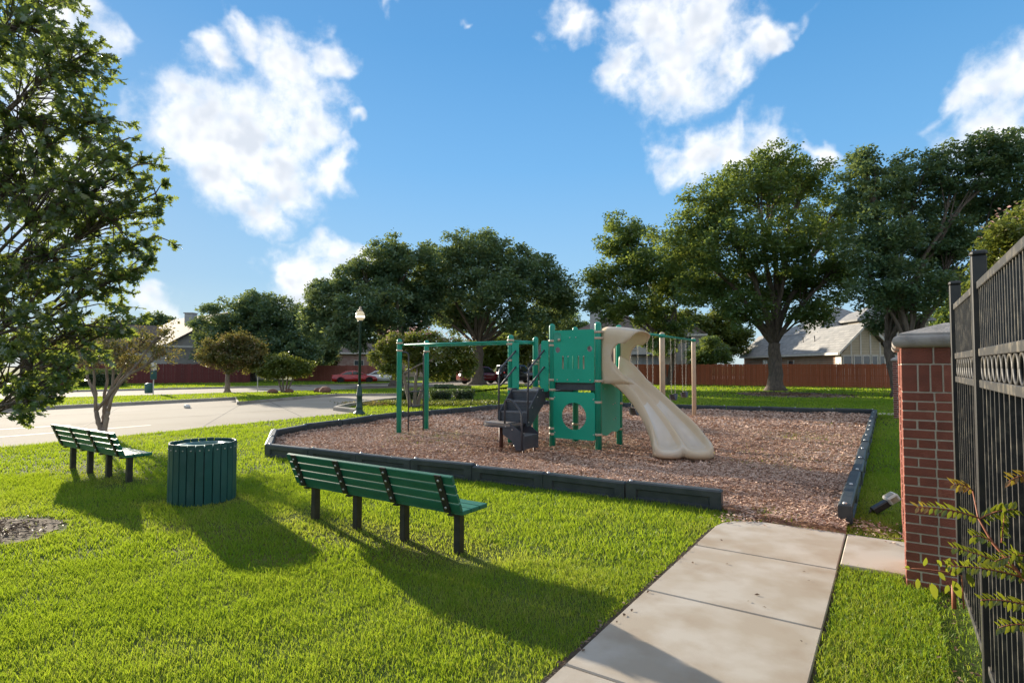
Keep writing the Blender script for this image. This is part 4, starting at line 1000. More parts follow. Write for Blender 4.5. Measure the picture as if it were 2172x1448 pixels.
# ================================================================== CARS
def car(label, loc, ang, paint, kind='suv', L=4.5, Wd=1.82, H=1.66):
    t = thing('parked_car', label, 'car', loc, ang, 'cars parked along the street')
    if kind == 'suv':
        side = [(-.5,.36),(-.5,.62),(-.47,.66),(.02,.64),(.22,.60),(.40,.56),(.47,.5),(.5,.40),(.5,.22),(-.5,.22)]
        cab = [(-.485,.62),(-.47,.80),(-.43,.955),(-.30,.995),(-.02,1.0),(.08,.965),(.24,.60)]
        win = [[(-.44,.66),(-.425,.90),(-.33,.94),(-.30,.66)],[(-.28,.66),(-.30,.945),(-.10,.95),(-.10,.66)],[(-.08,.66),(-.08,.95),(.06,.92),(.19,.64)]]
    elif kind == 'jeep':
        side = [(-.5,.36),(-.5,.62),(.15,.62),(.17,.60),(.45,.57),(.5,.52),(.5,.24),(-.5,.24)]
        cab = [(-.49,.62),(-.48,.98),(-.46,1.0),(.04,1.0),(.08,.96),(.16,.60)]
        win = [[(-.45,.66),(-.45,.92),(-.28,.92),(-.28,.66)],[(-.25,.66),(-.25,.92),(-.08,.92),(-.08,.66)],[(-.05,.66),(-.05,.92),(.05,.92),(.12,.66)]]
    else:
        side = [(-.5,.38),(-.5,.62),(-.46,.68),(-.3,.70),(.18,.68),(.38,.60),(.47,.52),(.5,.42),(.5,.2),(-.5,.2)]
        cab = [(-.36,.68),(-.2,.94),(-.08,1.0),(.02,.99),(.10,.93),(.28,.66)]
        win = [[(-.30,.70),(-.19,.90),(-.07,.94),(-.06,.70)],[(-.04,.70),(-.05,.945),(.02,.94),(.09,.89),(.21,.69)]]
    def ext(poly, hw, inset=0.0):
        mb = MB(); n_ = len(poly); zs_ = [z for _, z in poly]; z0_, z1_ = min(zs_), max(zs_)
        V = []
        for s in (-1, 1):
            for x, z in poly:
                q_ = inset * (z - z0_) / (z1_ - z0_ + 1e-6); V.append((x*L, s*(hw - q_), z*H))
        Fs = [tuple(range(n_)), tuple(range(n_, 2*n_))[::-1]] + [(k, n_+k, n_+(k+1)%n_, (k+1)%n_) for k in range(n_)]
        mb.add(V, Fs); me = mb.mesh('body'); bm2 = bmesh.new(); bm2.from_mesh(me); bmesh.ops.recalc_face_normals(bm2, faces=bm2.faces)
        bmesh.ops.bevel(bm2, geom=[e for e in bm2.edges], offset=.035, segments=2, affect='EDGES', clamp_overlap=True)
        for f in bm2.faces: f.smooth = True
        bm2.to_mesh(me); bm2.free(); return me
    body = mk('body', ext(side, Wd/2), paint, t); cb = mk('cabin', ext(cab, Wd/2 - .03, .17), paint, t)
    zc0, zc1 = min(z for _, z in cab), max(z for _, z in cab)
    for s in (-1, 1):
        for wpoly in win:
            V = []
            for x, z in wpoly:
                q_ = .17 * (z - zc0)/(zc1 - zc0); V.append((x*L, s*(Wd/2 - .03 - q_ + .012), z*H))
            V += [(a, b - s*.03, c) for a, b, c in V]; k_ = len(wpoly)
            MB().add(V, [tuple(range(k_)), tuple(range(k_, 2*k_))] + [(k, (k+1)%k_, k_+(k+1)%k_, k_+k) for k in range(k_)]).build('side_window', M['carglass'], t)
    def screen(pa, pb, nm):
        (xa_, za_), (xb_, zb_) = pa, pb; dx, dz = (xb_-xa_)*L, (zb_-za_)*H; ln = math.hypot(dx, dz); nx, nz_ = (-dz/ln, dx/ln)
        if nz_ < 0: nx, nz_ = -nx, -nz_
        o = .014; V = []
        for f in (.1, .92):
            x = xa_*L + dx*f + nx*o; z = za_*H + dz*f + nz_*o; q_ = .17*((za_ + (zb_-za_)*f) - zc0)/(zc1-zc0)
            for s in (-1, 1): V.append((x, s*(Wd/2 - .12 - q_), z))
        V += [(a - nx*.03, b, c - nz_*.03) for a, b, c in V]
        MB().add(V, [(0,1,3,2),(4,6,7,5),(0,2,6,4),(1,5,7,3),(0,4,5,1),(2,3,7,6)]).build(nm, M['carglass'], t)
    screen(cab[-1], cab[-2], 'windscreen'); screen(cab[0], cab[1] if kind != 'suv' else cab[2], 'rear_window')
    rw = .35 if kind != 'sedan' else .32
    tm = MB().lathe([(rw*.62, -.1), (rw*.95, -.1), (rw, -.07), (rw, .07), (rw*.95, .1), (rw*.62, .1)], 20).mesh('tyre')
    rm_ = MB().lathe([(rw*.1, -.07), (rw*.62, -.06), (rw*.64, .085), (rw*.2, .075), (.02, .08)], 20).mesh('rim')
    for x in (-.31, .32):
        for s in (-1, 1):
            w_ = bpy.data.objects.new('wheel', None); COL.objects.link(w_); w_.parent = t; w_.location = (x*L, s*(Wd/2 - .09), rw); w_.rotation_euler = (-s*PI/2, 0, 0)
            mk('tyre', tm, M['tyre'], w_); mk('rim', rm_, M['rim'], w_, (0, 0, .012))
            ar = MB().tube([(x*L + (rw+.05)*math.cos(R(a)), s*(Wd/2+.002), rw + (rw+.05)*math.sin(R(a))) for a in range(0, 181, 20)], .04, 6); ar.build('wheel_arch', M['tyre'], t)
    tl_ = mat('tail_light', (0.45, 0.01, 0.008), .25); hl_ = mat('head_light', (0.7, 0.7, 0.68), .1)
    for s in (-1, 1):
        MB().box((-.492*L, s*(Wd/2 - .14), .6*H), (.1, .22, .3 if kind == 'suv' else .14), bev=.02).build('tail_light', tl_, t)
        MB().box((.478*L, s*(Wd/2 - .22), .46*H), (.12, .3, .13), bev=.02).build('headlight', hl_, t)
    MB().box((0, 0, .2*H), (L*.9, Wd*.9, .1)).build('underbody', M['tyre'], t)
    return t
SA = math.atan2(.638, .77)
c_ = P(1022, 815, 53.5)
car('maroon sport utility car parked behind the central oak trunk', (c_.x, c_.y, .01), R(32), mat('maroon_paint', (0.14, 0.006, 0.012), .25, coat=.6))
c_ = P(1100, 815, 55)
car('boxy black off road car behind the black steps', (c_.x, c_.y, .01), R(32), mat('black_paint', (0.01, 0.011, 0.013), .25, coat=.6), 'jeep', 4.2, 1.85, 1.8)
c_ = P(752, 814, 59)
car('red sedan in front of the rose brown fence', (c_.x, c_.y, -.12), R(18), mat('red_paint', (0.42, 0.012, 0.012), .25, coat=.6), 'sedan', 4.5, 1.78, 1.35)
c_ = P(812, 814, 60.5)
car('white sedan beside the red car', (c_.x, c_.y, -.12), R(18), mat('white_paint', (0.7, 0.7, 0.7), .25, coat=.6), 'sedan', 4.5, 1.78, 1.35)

# ================================================================== SMALL STREET THINGS
g_ = G(325, 838); bt = thing('waste_station', 'slim sign post with white plate and green bag box over a small green bin', 'waste station', (g_.x, g_.y, .12), R(30))
MB().box((0, 0, .85), (.06, .06, 1.9)).build('post', M['steel'], bt); MB().box((0, -.05, 1.55), (.3, .02, .4)).build('sign_plate', M['white'], bt)
MB().box((0, -.09, 1.05), (.32, .12, .5), bev=.02).build('bag_box', M['canblue'], bt); MB().lathe([(.2, 0), (.22, .05), (.23, .5), (.2, .56), (.05, .6)], 14).build('bin', M['canblue'], bt, (-.22, .1, 0))
g_ = G(546, 834); sp_ = thing('sign_post', 'thin bare metal post on the verge between two crape myrtles', 'post', (g_.x, g_.y, .12))
MB().box((0, 0, .55), (.05, .03, 1.2)).build('upright', M['steel'], sp_); MB().box((0, 0, 1.16), (.08, .05, .04)).build('post_cap', M['steel'], sp_)
M['rockm'] = mat('reddish_rock', (0.26, 0.12, 0.08), .9, c2=(.2, .1, .07), scale=6, bump=.8, bscale=12)
def rock(label, px, py, r_, seed, z=.12, m='rockm'):
    g2 = G(px, py); bm3 = bmesh.new(); bmesh.ops.create_icosphere(bm3, subdivisions=2, radius=1); rr = random.Random(seed); ofs = [Vector([rr.uniform(-1, 1) for _ in range(3)]).normalized() for _ in range(7)]
    for v in bm3.verts:
        d_ = 1.0
        for o_ in ofs: d_ -= .2*max(0, v.co.dot(o_) - .55)
        v.co = Vector((v.co.x*1.25*r_, v.co.y*r_, v.co.z*.7*r_))*d_
    me = bpy.data.meshes.new('rock'); bm3.to_mesh(me); bm3.free()
    o = mk('rock', me, M[m], None, (g2.x, g2.y, z + r_*.35), (0, 0, rr.uniform(0, 3))); return tag(o, label, 'rock', 'rocks by the road')
rock('larger reddish boulder on the verge right of the crape myrtles', 690, 837, .38, 1); rock('smaller reddish boulder left of the larger one on the verge', 678, 836, .3, 2)
rock('reddish rock at the foot of the small multi stem crape myrtle', 613, 837, .24, 3); rock('reddish rock left of the multi stem crape myrtle', 578, 838, .26, 5)
rock('small white stone lying alone on the drive', 397, 865, .14, 6, .01, 'white')
# basketball hoop
q = P(679, 812, 70); bh = thing('basketball_hoop', 'white basketball backboard rising above the rose brown fence', 'basketball hoop', (q.x, q.y, 0))
MB().box((0, 0, 1.7), (.1, .1, 3.4)).build('pole', M['iron'], bh); MB().box((0, -.1, 3.1), (1.2, .05, .8)).build('backboard', M['white'], bh)
MB().tube([(.22*math.cos(a), -.38 + .22*math.sin(a), 2.85) for a in [2*PI*k/14 for k in range(15)]], .012, 5, cap=False).build('rim', M['rust'], bh)
bq = MB()
for z in (2.95, 3.3): bq.box((0, -.13, z), (.5, .01, .04))
for x in (-.25, .25): bq.box((x, -.13, 3.12), (.04, .01, .38))
bq.build('target_square', M['iron'], bh)
# ================================================================== FOLIAGE
def rand_unit(n):
    v = rng.normal(size=(n, 3)); return v / np.linalg.norm(v, axis=1, keepdims=True)
def leaf_quads(name, C, size, up=0.35, tint=None, asp=0.55, droop=0.0):
    """diamond leaves folded along the midrib, one per centre"""
    n = len(C); nrm = rand_unit(n); nrm[:, 2] = np.abs(nrm[:, 2]) + up; nrm /= np.linalg.norm(nrm, axis=1, keepdims=True)
    a = rand_unit(n); a -= nrm * (a * nrm).sum(1, keepdims=True); a /= np.linalg.norm(a, axis=1, keepdims=True) + 1e-9
    b = np.cross(nrm, a); s = (size * rng.uniform(.65, 1.35, n))[:, None]
    V = np.empty((n, 4, 3)); V[:, 0] = C - a*s*.5; V[:, 1] = C + b*s*asp*.5 + nrm*s*.1; V[:, 2] = C + a*s*.5 - np.array([0, 0, droop])*s; V[:, 3] = C - b*s*asp*.5 + nrm*s*.1
    idx = (np.arange(n)*4)[:, None]
    Fq = np.concatenate([idx + np.array([0, 1, 2]), idx + np.array([0, 2, 3])])
    tn = rng.random(n) if tint is None else tint
    return np_mesh(name, V.reshape(-1, 3), [Fq], np.repeat(tn, 4))
def LB(px, py, rx, ry, Y, dy=0.0, dz=None):
    rx *= 1.1; ry *= 1.06
    c = P(px, py, Y + dy); k = (Y + dy) / F; return (c.x, c.y, c.z, rx*k, (dz if dz else (rx+ry)/2*.95)*k, ry*k)
def tree(name, label, cat, base, r0, zf, lobes, nleaf, lsize, lm, bark='bark', group=None, seed=1, clump=.42, multi=1, spread=.5, shell=.45, top=None, topm=None, lean=(0, 0)):
    rr = random.Random(seed); base = Vector(base)
    t = thing(name, label, cat, base, 0, group); inv = -base
    tr = MB(); br = MB(); forks = []
    for k in range(multi):
        a = 2*PI*k/multi + rr.uniform(-.3, .3); off = Vector((math.cos(a), math.sin(a), 0))*(spread if multi > 1 else 0)
        f_ = Vector((lean[0], lean[1], zf*rr.uniform(.85, 1.12))) + off; rk = r0*(1 if multi == 1 else .62)
        b0 = off*.25; n_ = 9; pts = []; rad = []
        for i in range(n_ + 1):
            u = i/n_; w = Vector((rr.uniform(-1, 1), rr.uniform(-1, 1), 0))*r0*.12*(0 < i < n_)
            pts.append(b0.lerp(f_, u) + off*.25*math.sin(u*PI)*0 + w + Vector((0, 0, -.1 if i == 0 else 0)))
            rad.append(rk*((1.0 - .3*u) + .75*max(0, 1 - u/.16)**2))
        tr.tube(pts, rad, 12); forks.append((f_, rk*.7))
    CL = []
    for li, (cx, cy, cz, rx, ry, rz) in enumerate(lobes):
        c = Vector((cx, cy, cz)) + inv; f_, rk = forks[li] if (multi > 1 and li < multi) else min(forks, key=lambda q_: (Vector((q_[0].x, q_[0].y, 0)) - Vector((c.x, c.y, 0))).length*rr.uniform(.7, 1.3))
        st_ = f_ - Vector((0, 0, rr.uniform(0, .12)*zf)); d_ = c - st_
        p1 = st_ + Vector((d_.x*.25, d_.y*.25, abs(d_.z)*.45)); p2 = c - Vector((d_.x*.2, d_.y*.2, d_.z*.12))
        pp = bez(st_, p1, p2, c, 8); pp = [p if i in (0, 8) else p + Vector([rr.uniform(-1, 1)*.07*d_.length*.3 for _ in range(3)]) for i, p in enumerate(pp)]
        rb = min(rk*.6, .035 + .018*d_.length); br.tube(pp, [rb*(1 - .82*i/8) + .012 for i in range(9)], 7)
        vol = (rx*ry*rz)**(1/3); nc = max(6, int(7*(vol/clump)**2 * .9)); nc = min(nc, 150)
        u = rand_unit(nc)*(rng.random((nc, 1))**shell); pos = np.array(c) + u*np.array([rx, ry, rz])*.92
        CL.append(pos)
        for q_ in pos[::max(1, nc//9)]:
            e_ = Vector(q_); s_ = pp[rr.choice((4, 5, 6, 7))]; md_ = s_.lerp(e_, .5) + Vector((0, 0, .12*(e_-s_).length)); br.tube([s_, md_, e_], [rb*.3 + .006, rb*.18 + .004, .004], 5, cap=False)
    CL = np.concatenate(CL); n_ = len(CL); per = max(4, int(nleaf*2.0) // n_)
    C = np.repeat(CL, per, axis=0); off = rng.normal(size=C.shape); off /= (np.linalg.norm(off, axis=1, keepdims=True) + 1e-6); off *= (rng.random((len(C), 1))**.5)*clump*rng.uniform(.7, 1.3, (len(C), 1)); off[:, 2] *= .7
    ct = np.repeat(rng.random(n_), per)*.55 + rng.random(len(C))*.45
    C = C + off
    if zf > .8: C = C[C[:, 2] > .25]; ct = ct[:len(C)]
    tr.build('trunk', M[bark], t); br.build('branches', M[bark], t)
    me = leaf_quads('crown', C, lsize, tint=ct[:len(C)]); tag(mk('crown', me, M[lm], t), kind='stuff')
    if top:
        tc_ = CL[CL[:, 2] > np.quantile(CL[:, 2], 1 - top[0])]; k_ = top[1]; C2 = np.repeat(tc_, k_, axis=0) + rng.normal(size=(len(tc_)*k_, 3))*clump*.45 + np.array([0, 0, clump*.55])
        tag(mk('blossom', leaf_quads('blossom', C2, lsize*.8), M[topm], t), kind='stuff')
    return t

TG = 'large shade trees around the playground'
# central oaks
Y = 51.0; b = P(1013, 815, Y)
tree('oak_tree', 'large spreading oak behind the overhead ladder, trunk in front of the maroon car', 'tree', (b.x, b.y, 0), .62, 3.6,
     [LB(1000, 545, 85, 58, Y), LB(1085, 560, 75, 55, Y, 1), LB(935, 590, 75, 55, Y, -2), LB(1150, 600, 70, 62, Y, -1), LB(1050, 620, 90, 55, Y, -3), LB(960, 660, 70, 45, Y, 2),
      LB(1170, 665, 55, 45, Y, 2), LB(1120, 675, 60, 35, Y, -3), LB(900, 655, 55, 40, Y, -3), LB(1030, 520, 45, 32, Y, 2), LB(1000, 690, 60, 26, Y, 4), LB(1195, 620, 35, 40, Y, 0)],
     30000, .3, 'leafdark', group=TG, seed=11, clump=.8)
Y = 46.0; b = P(842, 819, Y)
tree('oak_tree', 'large dark oak just right of the lamp globe, crown above the flowering crape myrtle', 'tree', (b.x, b.y, .12), .5, 2.6,
     [LB(850, 550, 75, 50, Y), LB(770, 590, 65, 48, Y, -1), LB(710, 640, 65, 45, Y), LB(790, 650, 75, 50, Y, -3), LB(670, 680, 42, 40, Y, 1), LB(870, 620, 65, 55, Y, 2), LB(740, 705, 75, 35, Y, -2), LB(850, 690, 70, 38, Y, 2), LB(690, 610, 30, 24, Y, 1)],
     26000, .28, 'leafdark', group=TG, seed=12, clump=.75)
# right oaks
Y = 39.0; b = P(1645, 826, Y)
tree('oak_tree', 'tall oak with thick trunk in front of the red fence and grey roof', 'tree', (b.x, b.y, 0), .52, 3.2,
     [LB(1600, 400, 90, 60, Y), LB(1700, 390, 80, 62, Y, 1), LB(1520, 440, 80, 62, Y, -1), LB(1450, 520, 80, 60, Y), LB(1560, 520, 100, 70, Y, -2), LB(1680, 510, 100, 75, Y, -2), LB(1780, 470, 70, 70, Y, 2),
      LB(1490, 610, 75, 48, Y, 1), LB(1620, 620, 100, 55, Y, 2), LB(1740, 600, 75, 60, Y, 1), LB(1570, 660, 60, 40, Y, -2), LB(1790, 560, 50, 50, Y, -1), LB(1640, 340, 55, 35, Y, 0), LB(1720, 665, 60, 30, Y, -1)],
     34000, .24, 'leaf', group=TG, seed=13, clump=.65)
Y = 50.0; b = P(1412, 818, Y)
tree('oak_tree', 'bright green multi trunk tree behind the swing beam', 'tree', (b.x, b.y, 0), .42, 3.4,
     [LB(1320, 500, 50, 50, Y), LB(1360, 560, 80, 62, Y, -1), LB(1290, 590, 48, 40, Y), LB(1430, 600, 70, 60, Y, 1), LB(1330, 650, 75, 45, Y, -1), LB(1410, 690, 60, 45, Y, 1), LB(1480, 560, 50, 60, Y, 2), LB(1265, 640, 30, 26, Y), LB(1390, 730, 40, 30, Y, -2)],
     22000, .28, 'leaf', group=TG, seed=14, clump=.75, multi=3, spread=.9)
Y = 31.0; b = P(1915, 830, Y)
tree('oak_tree', 'big dark oak at the right edge rising behind the brick pillar', 'tree', (b.x, b.y, 0), .5, 3.2,
     [LB(1850, 400, 75, 72, Y), LB(1940, 400, 80, 75, Y, 1), LB(2050, 350, 85, 68, Y), LB(2140, 330, 75, 68, Y, -1), LB(1870, 510, 85, 75, Y, -1), LB(1970, 510, 90, 75, Y, 1), LB(2080, 450, 100, 70, Y, 2), LB(2200, 420, 90, 80, Y),
      LB(1850, 610, 60, 60, Y, -1), LB(1940, 610, 85, 62, Y, -1), LB(2000, 580, 50, 45, Y, 1), LB(1900, 680, 60, 35, Y, 2), LB(2040, 520, 60, 35, Y, 0), LB(1830, 340, 35, 30, Y)],
     36000, .2, 'leafdark', group=TG, seed=15, clump=.52, multi=3, spread=.8)
# round dark evergreens
Y = 61.0; b = P(535, 812, Y)
tree('evergreen_tree', 'dense round blue green tree behind the maroon fence', 'tree', (b.x, b.y, 0), .4, 2.0,
     [LB(480, 690, 66, 60, Y), LB(560, 680, 75, 62, Y), LB(620, 700, 62, 60, Y, 1), LB(520, 740, 100, 45, Y, -1), LB(600, 745, 75, 42, Y, -1), LB(460, 740, 48, 42, Y), LB(540, 650, 48, 32, Y, 1), LB(640, 750, 40, 32, Y)],
     30000, .3, 'leafdark', group=TG, seed=16, clump=.75, shell=.33)
Y = 69.0; b = P(675, 806, Y)
tree('evergreen_tree', 'smaller dark tree right of the dense round tree, above the rose brown fence', 'tree', (b.x, b.y, 0), .3, 1.6,
     [LB(665, 715, 40, 40, Y), LB(690, 740, 34, 34, Y, -1), LB(650, 750, 34, 30, Y)], 11000, .3, 'leafdark', group=TG, seed=17, clump=.75)
# background greenery
def bg(label, Y, b, lobes, n, lm, seed, ls=.36): 
    b = P(b, 812, Y); tree('background_tree', label, 'tree', (b.x, b.y, 0), .25, 1.5, [LB(*l, Y) for l in lobes], n, ls, lm, group='trees in the back gardens', seed=seed, clump=.85)
bg('yellow green tree behind the red fence, between the swing posts and the grey roof', 72, 1500, [(1480, 700, 45, 45), (1530, 690, 45, 40), (1450, 690, 32, 36), (1560, 720, 35, 32), (1520, 740, 40, 30)], 14000, 'leafyellow', 21)
bg('round dark green bush tree above the red fence beside the last swing post', 60, 1506, [(1500, 748, 30, 30), (1522, 752, 26, 26), (1484, 758, 22, 22)], 8000, 'leaf', 22, .25)
bg('hazy tree behind the brown roofed house, left of the green tower', 92, 1160, [(1130, 700, 55, 42), (1190, 690, 48, 38), (1225, 710, 35, 30), (1090, 725, 45, 36)], 13000, 'leaf', 23)
bg('pale small tree far behind the lamp post', 110, 740, [(735, 745, 24, 20), (765, 748, 24, 18)], 4000, 'leafyellow', 24)
bg('tree crown rising behind the grey brick house roof', 90, 330, [(330, 685, 34, 22), (360, 690, 22, 16), (290, 695, 40, 24)], 6000, 'leafdark', 25)
bg('reddish leaved small tree by the white chimney of the brick house', 76, 700, [(695, 768, 14, 12), (705, 762, 10, 9)], 2500, 'leafcrape', 26, .25)
bg('light green tree right of the central oak, above the black car', 66, 1060, [(1060, 745, 38, 34), (1100, 735, 34, 30), (1030, 770, 26, 26), (1085, 765, 34, 26)], 9000, 'leafyellow', 27)
bg('tree at the far left behind the maroon fence', 60, 60, [(40, 740, 70, 40), (150, 750, 60, 36), (-60, 730, 80, 50)], 9000, 'leaf', 28)
bg('broad tree behind the pillar and the iron fence', 60, 2080, [(2040, 640, 50, 50), (2110, 620, 70, 70), (2000, 690, 40, 40)], 9000, 'leaf', 29)

# crape myrtles
CG = 'crape myrtles by the drive'
Y = 14.4; b = G(218, 917)
tree('crape_myrtle', 'vase shaped crape myrtle with bare grey limbs behind the left bench', 'tree', (b.x, b.y, 0), .11, .62,
     [LB(250, 745, 42, 34, b.y), LB(310, 720, 40, 30, b.y, .3), LB(350, 745, 30, 26, b.y), LB(200, 760, 40, 32, b.y, -.4), LB(285, 770, 40, 26, b.y, .6), LB(355, 700, 22, 18, b.y), LB(160, 730, 40, 36, b.y, .4), LB(225, 700, 40, 30, b.y, .5)],
     2600, .075, 'leafcrape', 'barkpale', CG, 31, .2, multi=3, spread=.16)
b = G(482, 836)
tree('crape_myrtle', 'crape myrtle with rusty seed heads on the verge in front of the round tree', 'tree', (b.x, b.y, .12), .16, 1.2,
     [LB(470, 745, 42, 30, b.y), LB(520, 740, 40, 30, b.y, .5), LB(495, 765, 55, 24, b.y, -.4), LB(445, 755, 26, 20, b.y), LB(550, 765, 26, 22, b.y), LB(500, 725, 40, 16, b.y, .3)],
     9000, .14, 'leafcrape', 'barkpale', CG, 32, .38, top=(.45, 22), topm='leafcrape')
b = G(603, 837)
tree('crape_myrtle', 'small multi stem crape myrtle among rocks on the verge', 'tree', (b.x, b.y, .12), .1, 1.0,
     [LB(600, 770, 40, 20, b.y), LB(570, 785, 26, 16, b.y), LB(635, 780, 28, 18, b.y, .4), LB(600, 790, 40, 12, b.y, -.3)], 6000, .14, 'leafyellow', 'barkpale', CG, 33, .34, multi=4, spread=.55)
b = G(877, 864)
tree('crape_myrtle', 'wide crape myrtle with pale pink blossom behind the overhead ladder', 'tree', (b.x, b.y, 0), .13, 1.25,
     [LB(850, 730, 48, 26, b.y), LB(905, 725, 42, 24, b.y, .3), LB(820, 755, 36, 28, b.y), LB(960, 750, 48, 34, b.y, -.3), LB(890, 760, 52, 28, b.y, .4), LB(985, 775, 32, 24, b.y), LB(930, 785, 44, 20, b.y, .3), LB(830, 785, 24, 18, b.y, -.3)],
     12000, .11, 'leafyellow', 'barkpale', CG, 34, .28, multi=5, spread=.5, top=(.3, 6), topm='petal')
b = WK(5.5, 4.6)
tree('crape_myrtle', 'crape myrtle with pink flowers rising behind the iron fence at the right edge', 'tree', (b.x, b.y, 0), .13, 1.6,
     [LB(2150, 510, 55, 55, 7.2), LB(2108, 555, 40, 42, 7.2, .4), LB(2200, 470, 60, 60, 7.4), LB(2160, 620, 70, 60, 7.3), LB(2230, 560, 60, 80, 7.0), LB(2080, 600, 26, 30, 7.3)],
     9000, .06, 'leafyellow', 'barkpale', CG, 35, .17, multi=4, spread=.3, top=(.35, 3), topm='petal')

# clipped shrubs and ground cover
def shrub(label, px, py, w, h, seed, rz=0.0):
    g_ = G(px, py); t = thing('clipped_shrub', label, 'shrub', (g_.x, g_.y, 0), rz, 'clipped box shrubs in the bed'); n = 2600
    u = rng.uniform(-1, 1, (n, 3)); ax = rng.integers(0, 3, n); 
    for k in range(3): u[ax == k, k] = np.sign(u[ax == k, k])
    u = np.sign(u)*np.abs(u); tp = .78 + .22*(u[:, 2]*.5+.5)
    C = np.c_[u[:, 0]*w/2*tp, u[:, 1]*w/2*tp, (u[:, 2]*.5+.5)*h] + rng.normal(size=(n, 3))*.02
    C[:, :2] *= (1 - .16*(np.abs(u[:, :1])*np.abs(u[:, 1:2]))**3)
    tag(mk('foliage', leaf_quads('foliage', C, .07), M['leafbox'], t), kind='stuff')
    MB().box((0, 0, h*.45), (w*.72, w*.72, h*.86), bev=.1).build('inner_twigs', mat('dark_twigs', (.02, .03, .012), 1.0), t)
    return t
shrub('clipped box shrub nearest the lower left, right of the crape myrtle stems', 935, 851, 1.05, .55, 1)
shrub('clipped box shrub at the front right of the bed', 983, 850, 1.0, .55, 2, .4)
shrub('clipped box shrub behind the left front one', 942, 838, 1.1, .6, 3, .2)
shrub('clipped box shrub behind the right front one', 975, 840, 1.1, .58, 4, .5)
shrub('clipped box shrub left of the crape myrtle stems', 868, 852, 1.1, .6, 5, .1)
def hedge(label, a, b, h, w, lm='leafbox', n=7000, ls=.1, cat='hedge'):
    a = Vector((a[0], a[1], 0)); b = Vector((b[0], b[1], 0)); L = (b-a).length; ang = math.atan2(b.y-a.y, b.x-a.x)
    t = thing('hedge', label, cat, (a.x, a.y, 0), ang, 'hedges along the street'); u = rng.uniform(-1, 1, (n, 2)); ph_ = u[:, 0]*PI*.5
    C = np.c_[rng.uniform(0, L, n), np.sin(ph_)*w/2, np.cos(ph_)*h*.9] + rng.normal(size=(n, 3))*.08; C[:, 2] = np.abs(C[:, 2])
    tag(mk('foliage', leaf_quads('foliage', C, ls), M[lm], t), kind='stuff')
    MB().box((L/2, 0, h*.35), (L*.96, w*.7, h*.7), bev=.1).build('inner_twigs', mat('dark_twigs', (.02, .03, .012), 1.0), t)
hedge('low clipped hedge across the street left of the maroon car', P(915, 812, 60), P(975, 812, 62), 1.0, 1.2)
hedge('dark hedge in front of the maroon fence at the left', P(150, 816, 46), P(262, 814, 49), 1.5, 1.4)
gcv = G(930, 857); n = 5200; an = rng.uniform(0, 2*PI, n); rr_ = np.sqrt(rng.random(n)); C = np.c_[gcv.x + 2.7*rr_*np.cos(an), gcv.y + 1.6*rr_*np.sin(an), rng.uniform(.02, .16, n)]
tag(mk('ground_cover', leaf_quads('ground_cover', C, .09), M['leafyellow']), 'low leafy ground cover around the clipped shrubs', 'ground cover', kind='stuff')
gcv = G(800, 858); n = 1800; C = np.c_[gcv.x + rng.normal(size=n)*.7, gcv.y + rng.normal(size=n)*.5, rng.uniform(.02, .14, n)]
tag(mk('ground_cover', leaf_quads('ground_cover', C, .08), M['leafcrape']), 'low brownish ground cover at the tip of the bed by the drive', 'ground cover', kind='stuff')

# ------------------------------------------------------------------ foreground oak with lobed leaves
def oak_leaf(w=1.0):
    half_ = [(0, 0), (.07, .13), (.30, .22), (.09, .32), (.40, .52), (.12, .57), (.30, .80), (.09, .78), (0, 1.0)]
    pts = half_ + [(-x, y) for x, y in half_[::-1][1:-1]]
    return np.array([(x*w, y, -.25*abs(x)) for x, y in pts])
LF = oak_leaf(); nl = len(LF)
# quads/tris between mirrored outline points keep the leaf cheap
hf = 9
LFF = [(0, 1, nl-1)] + [(i, i+1, nl-i-1, nl-i) for i in range(1, hf-2)] + [(hf-2, hf-1, hf)]
LQ = np.array([f for f in LFF if len(f) == 4]); LT = np.array([f for f in LFF if len(f) == 3])
def oak_leaves(name, C, A_, N_, s, tint):
    """leaf base at C, pointing along A_, face normal N_"""
    n = len(C); B_ = np.cross(A_, N_); V = C[:, None, :] + (LF[None, :, 0:1]*B_[:, None, :] + LF[None, :, 1:2]*A_[:, None, :] + LF[None, :, 2:3]*N_[:, None, :])*s[:, None, None]
    o = (np.arange(n)*nl)[:, None, None]
    return np_mesh(name, V.reshape(-1, 3), [(LQ[None] + o).reshape(-1, 4), (LT[None] + o).reshape(-1, 3)], np.repeat(tint, nl))
tb = Vector((-5.75, 5.75, 0))
ot = thing('young_oak_tree', 'young oak with lobed leaves hanging into the frame at the upper left', 'tree', tb)
tr = MB(); tr.tube([(0, 0, -.1), (0, 0, .05), (.02, .01, .4), (0, .03, 1.2), (.03, 0, 2.6), (0, .02, 4.2), (.02, 0, 5.8), (0, 0, 6.9)], [.15, .125, .10, .095, .08, .06, .035, .01], 12); tr.build('trunk', M['bark'], ot)
br = MB(); tw = []; orr = random.Random(5)
